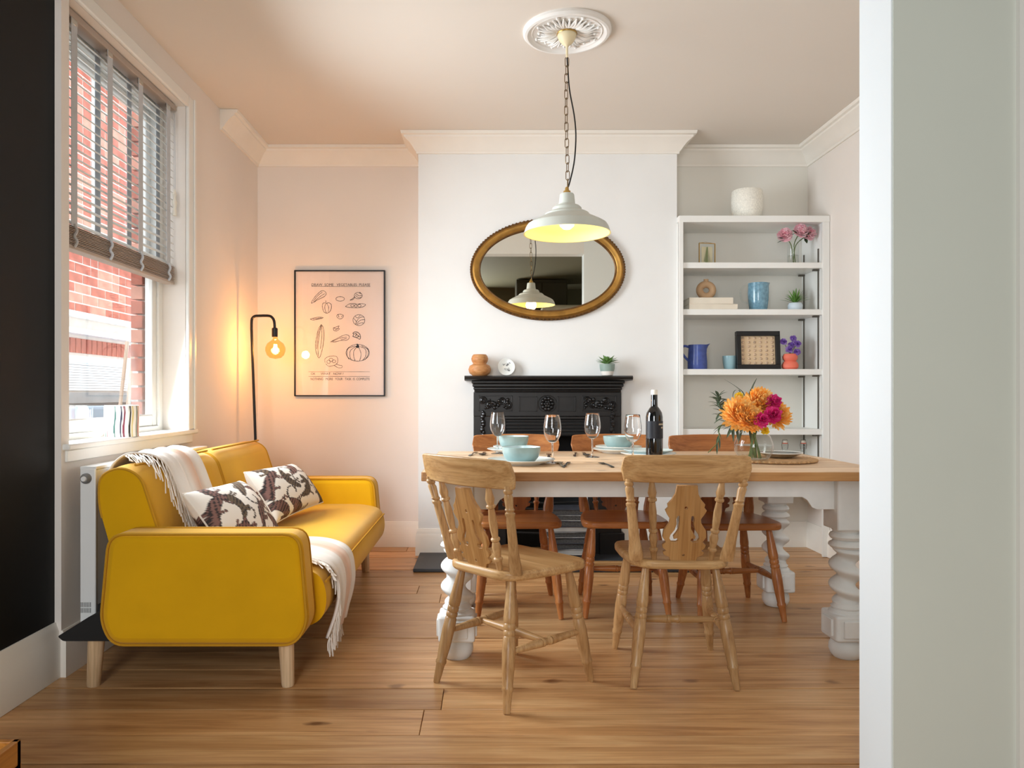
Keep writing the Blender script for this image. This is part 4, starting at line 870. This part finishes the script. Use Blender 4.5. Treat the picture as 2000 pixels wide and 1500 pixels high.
# ------------------------------------------------------------------ pendant and ceiling rose
PX, PY = .383, 3.53
rs_ = thing('ceiling_rose', 'white moulded plaster ceiling rose with acanthus leaves', 'ceiling rose', (PX, PY, ZC))
MB().lathe([(.209, 0), (.209, -.012), (.200, -.022), (.188, -.024), (.178, -.016), (.170, -.010), (.05, -.012), (1e-4, -.012)], 64).build('disc', 'plaster_rose', rs_)
MB().lathe([(.170, -.010), (.166, -.015), (.160, -.010)], 64, cap=False).build('bead_ring', 'plaster_rose', rs_)
for k in range(16):
    a = 2*PI*k/16; mb = MB(); L_ = .10 if k % 2 else .08
    for s in (-1, 0, 1):
        pts = interp([(.052, 0, -.012), (.052+L_*.5, s*.012, -.020), (.052+L_*(1-.12*abs(s)), s*.026, -.014)], 8); mb.tube(pts, [.003, .005, .006, .006, .006, .006, .005, .004, .003], 6)
    mb.ball((.052+L_, 0, -.014), .008, 8, 5); lf = mb.build('acanthus_leaf', 'plaster_rose', rs_); lf.rotation_euler = (0, 0, a)
pd = thing('pendant_lamp', 'pale grey enamel pendant lamp hanging by a chain over the dining table', 'lamp', (PX, PY, 0))
MB().lathe([(.044, 2.790), (.046, 2.782), (.040, 2.765), (.026, 2.745), (.010, 2.732), (.006, 2.728), (.0055, 2.69), (.004, 2.675)], 28).build('ceiling_cup', 'cup_cream', pd)
MB().lathe([(.047, 2.793), (.049, 2.788), (.047, 2.784)], 28, cap=False).build('cup_ring', 'brass', pd)
lk = []; hl, hw_ = .022, .0085
for k in range(20): a = 2*PI*k/20; lk.append((hw_*max(-1, min(1, 1.25*math.cos(a))), 0, hl*max(-1, min(1, 1.15*math.sin(a)))))
lm = MB().tube(lk, .0019, 6, True).mesh('chain_link'); lm.materials.append(MATS['chain_metal']); z = 2.655; k = 0
while z > 2.06:
    l_ = link('chain_link', lm, None, pd); l_.location = (-.004*math.sin(k*.3), 0, z); l_.rotation_euler = (0, 0, R(15+(90 if k % 2 else 0)+random.uniform(-12, 12))); z -= .0385; k += 1
MB().tube(interp([(0, 0, 2.69), (.004, -.004, 2.62), (.012, -.004, 2.52), (.034, -.004, 2.40), (.042, -.004, 2.30), (.034, -.004, 2.18), (.012, -.004, 2.08), (0, 0, 2.05)], 40), .0034, 8).build('flex', 'black_metal', pd)
MB().lathe([(.005, 2.062), (.009, 2.056), (.010, 2.044), (.017, 2.042), (.018, 2.03), (.020, 2.026)], 18).build('gallery', 'brass', pd)
sh = [(.010, 2.030), (.031, 2.029), (.034, 2.024), (.039, 1.980), (.043, 1.974), (.060, 1.969), (.069, 1.960), (.071, 1.948), (.074, 1.944), (.096, 1.938), (.105, 1.932), (.108, 1.924), (.140, 1.908), (.170, 1.893), (.187, 1.882), (.196, 1.868), (.205, 1.842), (.207, 1.838)]
MB().lathe(sh, 64, cap=False).build('shade', 'shade_paint', pd, angle=24)
MB().lathe([(.207, 1.838)]+[(max(.004, r-.004), z-.003) for r, z in sh[::-1][1:]], 64, cap=False).build('shade_lining', 'shade_inside_lit', pd, angle=60)
MB().lathe([(.016, 1.975), (.02, 1.95), (.036, 1.925), (.040, 1.90), (.034, 1.875), (.018, 1.862), (1e-3, 1.858)], 28, cap=False).build('bulb', 'lit_bulb', pd)
pl_ = bpy.data.lights.new('pendant_glow', 'POINT'); pl_.energy = 1.6; pl_.color = (1.0, .80, .48); pl_.shadow_soft_size = .045; plo = bpy.data.objects.new('pendant_glow', pl_); COL.objects.link(plo); plo.location = (PX, PY, 1.84)

# ------------------------------------------------------------------ alcove shelves
SY = 4.915
su = thing('shelf_unit', 'white built-in alcove shelf unit right of the chimney breast', 'shelves', (1.77, YB, 0))
def sbox(n, x0, x1, y0, y1, z0, z1, m='gloss_white', bev=.002): return box(n, m, x0-1.77, x1-1.77, y0-YB, y1-YB, z0, z1, su, bev)
sbox('side_panel', CX1, CX1+.02, SY, YB-.001, .33, 2.22); sbox('side_panel', XR-.045, XR-.025, SY+.02, YB-.001, .33, 2.22)
sbox('face_post', CX1, CX1+.028, SY-.012, SY+.012, .33, 2.215); sbox('face_post', XR-.047, XR-.002, SY-.012, SY+.008, 0, 2.215)
sbox('top_board', CX1, XR-.002, SY-.014, YB-.001, 2.213, 2.256)
SH = [1.950, 1.640, 1.243, .845, .44]
for z_ in SH: sbox('shelf', CX1+.02, XR-.045, SY+.006, YB-.001, z_-.038, z_)
sbox('bracket_strip', XR-.051, XR-.045, SY+.05, SY+.062, .46, 2.05, 'strip_metal', 0); sbox('bracket_strip', XR-.051, XR-.045, YB-.05, YB-.038, .46, 2.05, 'strip_metal', 0)
for z_ in SH:
    for yy in (SY+.045, YB-.055): sbox('shelf_bracket', XR-.085, XR-.045, yy, yy+.02, z_-.05, z_-.039, 'strip_metal', 0)
def S(px, k, y_=5.04): return Vector(((px-950)*y_/F, y_, (SH[k] if k >= 0 else 2.256)))
def lobj(name, prof, mat, loc, label, cat, seg=36): return tag(MB().lathe(prof, seg, cap=False).build(name, mat), label, cat), loc
def at(pair): pair[0].location = pair[1]; return pair[0]
at(lobj('stoneware_pot', [(1e-4, 0), (.080, 0), (.092, .02), (.103, .08), (.104, .13), (.100, .195), (.096, .20), (.090, .195), (.088, .05)], 'speckle_white', S(1459, -1), 'white speckled stoneware pot on top of the alcove shelves', 'pot'))
gf = thing('pressed_leaf_picture', 'small brass-edged glass frame holding a pressed leaf on the top shelf', 'frame', S(1381, 0, 5.03), R(12))
for dx in (-.058, .058): box('brass_edge', 'brass', dx-.002, dx+.002, -.004, .004, 0, .148, gf)
for zz in (.002, .148): box('brass_edge', 'brass', -.058, .058, -.004, .004, zz-.002, zz+.002, gf)
box('glass', 'clear_glass', -.057, .057, -.001, .001, .003, .147, gf); box('backing', 'cup_cream', -.040, .040, .0015, .003, .01, .125, gf)
mb = MB(); mb.tube([(0, -.003, .005), (0, -.003, .125)], .0012, 5)
for k in range(14):
    for s in (-1, 1): leaf(mb, (0, -.003, .015+k*.0078), (s, 0, .55), .034*(1-k/16), .007, 0)
mb.build('pressed_leaf', 'leaf_green', gf)
MB().tube([(-.058, .0, .148), (.005, .03, .163), (.058, .0, .148)], .0012, 5).build('hanging_chain', 'brass', gf)
pv = S(1549, 0, 5.0)
cv = thing('cylinder_vase', 'clear cylinder glass vase on the top shelf holding pink peonies', 'vase', pv); lat([(.034, 0), (.036, .004), (.036, .145), (.046, .150)], 'glass', 'clear_glass', cv, cap=False); lat([(1e-4, .003), (.034, .004), (.034, .06), (1e-4, .06)], 'water', 'water', cv, cap=False)
for px, py, dy, lb in ((1532, 461, -.02, 'pink peony leaning to the left on the top shelf'), (1562, 453, -.03, 'pink peony at the top in the cylinder vase'), (1577, 459, .0, 'pink peony leaning to the right on the top shelf')):
    c = P(px, py, 5.0+dy); t_ = thing('peony', lb, 'flower', pv+Vector((0, 0, .01)), 0, 'pink peonies on the top shelf'); rel = c-Vector(t_.location); dv = Vector((rel.x*2, -1, .5))
    bloom(MB(), rel, .053, 5, 10, dv, wid=.8, curl=.9).build('bloom', 'pink_petal', t_, angle=80); MB().tube(interp([(random.uniform(-.015, .015), 0, 0), (rel.x*.2, 0, .12), rel], 10), .0032, 6).build('stem', 'stem', t_)
    for k in range(4): mb = MB(); leaf(mb, rel*.85, (random.uniform(-1, 1), -.4, random.uniform(-.4, .8)), .075, .022, .1); mb.build('leaf', 'leaf_dark', t_)
for k, (z_, w_, h_, lb) in enumerate(((0, .325, .036, 'lower cream book in the flat pile on the second shelf'), (.0365, .29, .042, 'upper cream book under the ring-shaped vase'))):
    bk = thing('book', lb, 'book', S(1381, 1, 5.03)+Vector((-.01*k+.01, 0, z_)), R(2-3*k), 'cream books on the second shelf')
    box('pages', 'page_white', -w_/2+.004, w_/2-.004, -.095, .095, .003, h_-.003, bk); box('cover', 'book_cream', -w_/2, w_/2, -.1, .1, 0, .003, bk); box('cover', 'book_cream', -w_/2, w_/2, -.1, .1, h_-.003, h_, bk); box('spine', 'book_cream', -w_/2, w_/2, -.1, -.097, .003, h_-.003, bk, .001)
dn = thing('ring_vase', 'tan ring-shaped ceramic vase standing on the cream books', 'vase', S(1379, 1, 5.02)+Vector((0, 0, .079)))
MB().tube([(.044*math.cos(2*PI*k/36), 0, .060+.040*math.sin(2*PI*k/36)) for k in range(36)], .0235, 16, True).build('ring', 'terracotta_tan', dn); MB().lathe([(.022, .110), (.016, .119), (.016, .134), (.012, .134), (.011, .115)], 20, cap=False).build('neck', 'terracotta_tan', dn)
box('foot', 'terracotta_tan', -.036, .036, -.018, .018, 0, .012, dn, .004)
def jug(name, loc, label, mat, prof, hs, hp, hr, lip, rz=0):
    t = thing(name, label, 'jug', loc, rz); seg = 40; rg = []
    for r, z_, sp in prof: rg.append([(r*math.cos(2*PI*j/seg)+sp*max(0, math.cos(2*PI*j/seg))**12, r*math.sin(2*PI*j/seg), z_+sp*.35*max(0, math.cos(2*PI*j/seg))**12) for j in range(seg)])
    MB().rings(rg, cap=False).build('body', mat, t); MB().tube(interp(hp, 20), hr, 8).build('handle', hs, t); return t
jug('pitcher', S(1481, 1, 5.02), 'mottled blue-grey pitcher on the second shelf', 'jug_blue', [(1e-4, 0, 0), (.050, 0, 0), (.058, .01, 0), (.066, .07, 0), (.068, .12, 0), (.066, .165, .004), (.066, .186, .012), (.063, .186, .01), (.062, .12, 0), (.05, .012, 0)], 'clear_glass', [(-.062, 0, .165), (-.095, 0, .168), (-.118, 0, .14), (-.118, 0, .09), (-.10, 0, .06), (-.062, 0, .05)], .006, 0)
jug('jug', S(1362, 2, 5.0), 'cobalt blue ceramic jug with curved spout on the third shelf', 'jug_navy', [(1e-4, 0, 0), (.062, 0, 0), (.064, .006, 0), (.064, .05, 0), (.060, .11, .0), (.058, .145, .006), (.060, .165, .026), (.057, .165, .024), (.055, .12, 0), (.055, .012, 0)], 'jug_navy', [(-.056, 0, .15), (-.085, 0, .158), (-.105, 0, .145), (-.105, 0, .115), (-.085, 0, .085), (-.061, 0, .06)], [.008]*21, 0)
gp = thing('grass_plant', 'small spiky green plant in a pale blue pot on the second shelf', 'plant', S(1553, 1, 5.02)); lat([(.038, 0), (.046, .012), (.048, .035), (.040, .052), (.034, .054), (1e-4, .05)], 'pot', 'pale_blue_pot', gp)
for k in range(38):
    a = 2*PI*k*.382; e = R(22+60*(k/38)); mb = MB(); leaf(mb, (0, 0, .05), (math.cos(a)*math.cos(e), math.sin(a)*math.cos(e), math.sin(e)), random.uniform(.085, .125), .011, .12); mb.build('leaf', 'leaf_green', gp)
at(lobj('cup', [(1e-4, 0), (.030, 0), (.038, .01), (.045, .05), (.048, .094), (.045, .094), (.042, .05), (.03, .012), (1e-4, .01)], 'cup_blue', S(1425, 2, 5.06), 'small pale blue tumbler on the third shelf beside the shadow box', 'cup'))
sb = thing('shadow_box', 'black shadow box frame with rows of small shells on the third shelf', 'frame', S(1481, 2, 5.0), R(-3)); sb.rotation_euler = (R(-5), 0, R(-2))
for a in ((-.145, .145, 0, .032), (-.145, .145, .226, .258), (-.145, -.115, .032, .226), (.115, .145, .032, .226)): box('frame_bar', 'black_metal', a[0], a[1], -.02, .02, a[2], a[3], sb, .002)
box('backing', 'tan_paper', -.116, .116, .0, .006, .030, .228, sb); mb = MB()
for i_ in range(6):
    for j in range(7): mb.turned((-.098+i_*.039, .0, .045+j*.028), (-.098+i_*.039, -.006, .045+j*.028), [(0, .010), (.6, .008), (1, .003)], 10)
so_ = mb.build('shells', 'shell', sb); so_['kind'] = 'stuff'
cvz = S(1543, 2, 5.0); cz = tag(MB().lathe([(1e-4, 0), (.040, 0), (.052, .012), (.054, .03), (.044, .05), (.036, .056), (.046, .068), (.049, .085), (.040, .104), (.028, .106), (.026, .06)], 36, cap=False).build('coral_vase', 'coral'), 'coral pink bubble-shaped vase on the third shelf', 'vase'); cz.location = cvz
for k, (px, py) in enumerate(((1530, 668), (1541, 683), (1549, 662), (1557, 672), (1545, 675), (1556, 688))):
    c = P(px, py, 5.0-.02*(k % 2)); t_ = thing('purple_flower', ['purple flower at the left edge of the coral vase', 'purple flower low in the middle of the coral vase', 'tallest purple flower in the coral vase', 'purple flower at the right of the coral vase', 'purple flower in the centre of the coral vase', 'purple flower low on the right of the coral vase'][k], 'flower', cvz+Vector((0, 0, .08)), 0, 'purple flowers in the coral vase'); rel = c-Vector(t_.location)
    bloom(MB(), rel, .026, 3, 7, (rel.x*2, -1, .4), wid=.8).build('bloom', 'purple_petal', t_, angle=80); MB().tube(interp([(0, 0, -.04), (0, 0, .02), rel], 8), .002, 5).build('stem', 'stem', t_)
for px, lb in ((1533, 'clear swing-top glass bottle on the lowest shelf behind the table'), (1569, 'clear swing-top glass bottle near the right end of the lowest shelf')):
    t_ = thing('swing_top_bottle', lb, 'bottle', S(px, 4, 5.08), 0, 'swing-top bottles'); lat([(.036, 0), (.038, .005), (.038, .19), (.030, .22), (.016, .25), (.0145, .285), (.017, .29), (.016, .30)], 'glass', 'clear_glass', t_, cap=False)
    MB().lathe([(.015, .30), (.017, .305), (.016, .318), (.008, .322)], 18).build('stopper', 'cork_white', t_); MB().tube([(-.018, 0, .26), (-.022, 0, .29), (-.014, 0, .325), (.014, 0, .325), (.022, 0, .29), (.018, 0, .26)], .0016, 6).build('wire_bail', 'strip_metal', t_); MB().lathe([(.0175, .298), (.019, .301), (.0175, .304)], 18, cap=False).build('seal', 'coral', t_)

# striped pot on the window sill
sp2 = thing('striped_planter', 'white planter with wavy coloured stripes on the window sill', 'planter', (-1.655, 3.37, WZ0+.02))
seg = 200; zs = [0, .02, .05, .08, .11, .138]
me = MB().rings([[(.072*math.cos(2*PI*j/seg), .072*math.sin(2*PI*j/seg), z_) for j in range(seg)] for z_ in zs], cap=False).mesh('pot_wall', True, 60)
cols = [lin(150, 30, 40), None, lin(240, 214, 140), lin(20, 70, 60), None, lin(40, 40, 60), lin(120, 40, 60), None, lin(30, 30, 30), lin(220, 200, 130), None, lin(60, 90, 70)]
def stripe(i_, co):
    a = (math.atan2(co.y, co.x)/(2*PI)*36+.25*math.sin(co.z*45)) % 12; k = int(a); return (cols[k] if cols[k] and (a-k) < .62 else lin(244, 240, 230))
colattr(me, stripe); link('pot_wall', me, 'pot_print', sp2); lat([(.072, .138), (.070, .141), (.067, .138), (.066, .02), (1e-4, .018)], 'rim', 'cream_glaze', sp2, cap=False)
lat([(1e-4, .1), (.066, .1)], 'soil', 'subfloor', sp2, cap=False)
# low wooden tray table at the lower left, and two tall pieces added to fill the mirror reflection
tt = thing('tray_table', 'low honey wooden tray table with raised rim at the lower left edge', 'table', (-1.22, 1.30, 0))
TX, TYY = .24, .264
box('tray_base', 'oak_wood', -TX, TX, -TYY, TYY, .285, .30, tt)
for a in ((-TX, TX, TYY-.014, TYY), (-TX, TX, -TYY, -TYY+.014), (-TX, -TX+.014, -TYY, TYY), (TX-.014, TX, -TYY, TYY)): box('rim', 'oak_wood', a[0], a[1], a[2], a[3], .285, .35, tt, .002)
for sx in (-1, 1):
    for sy in (-1, 1): MB().turned((sx*(TX-.06), sy*(TYY-.06), .285), (sx*(TX-.04), sy*(TYY-.04), 0), [(0, .018), (1, .012)], 12).build('leg', 'oak_wood', tt)
wr = thing('added_wardrobe', 'dark brown full-height block added in the front room for the dark zone of the mirror', 'added_wardrobe', (.83, -1.5, 0)); box('body', 'dark_olive', -.38, .38, -.3, .3, 0, 2.79, wr, .004)  # added piece, makes the dark zone in the mirror
for sx in (-1, 1): dr = box('door', 'dark_olive', -.37 if sx < 0 else .004, -.004 if sx < 0 else .37, .3, .318, .06, 2.74, wr, .004); box('handle', 'steel', sx*.05-.006, sx*.05+.006, .318, .335, 1.0, 1.15, dr)
cb = thing('added_cupboard', 'tall cream cupboard added in the front room to give the oval mirror its cream patch', 'cupboard', (1.30, -.85, 0)); box('body', 'cream_cupboard', -.52, .5, -.3, .3, 0, 2.34, cb, .06)  # invented piece, added for the cream patch in the mirror
for sx in (-1, 1): dr = box('door', 'cream_cupboard', -.46 if sx < 0 else .01, -.01 if sx < 0 else .46, .3, .318, .1, 2.2, cb, .004); box('handle', 'steel', sx*.05-.006, sx*.05+.006, .318, .335, 1.0, 1.15, dr)
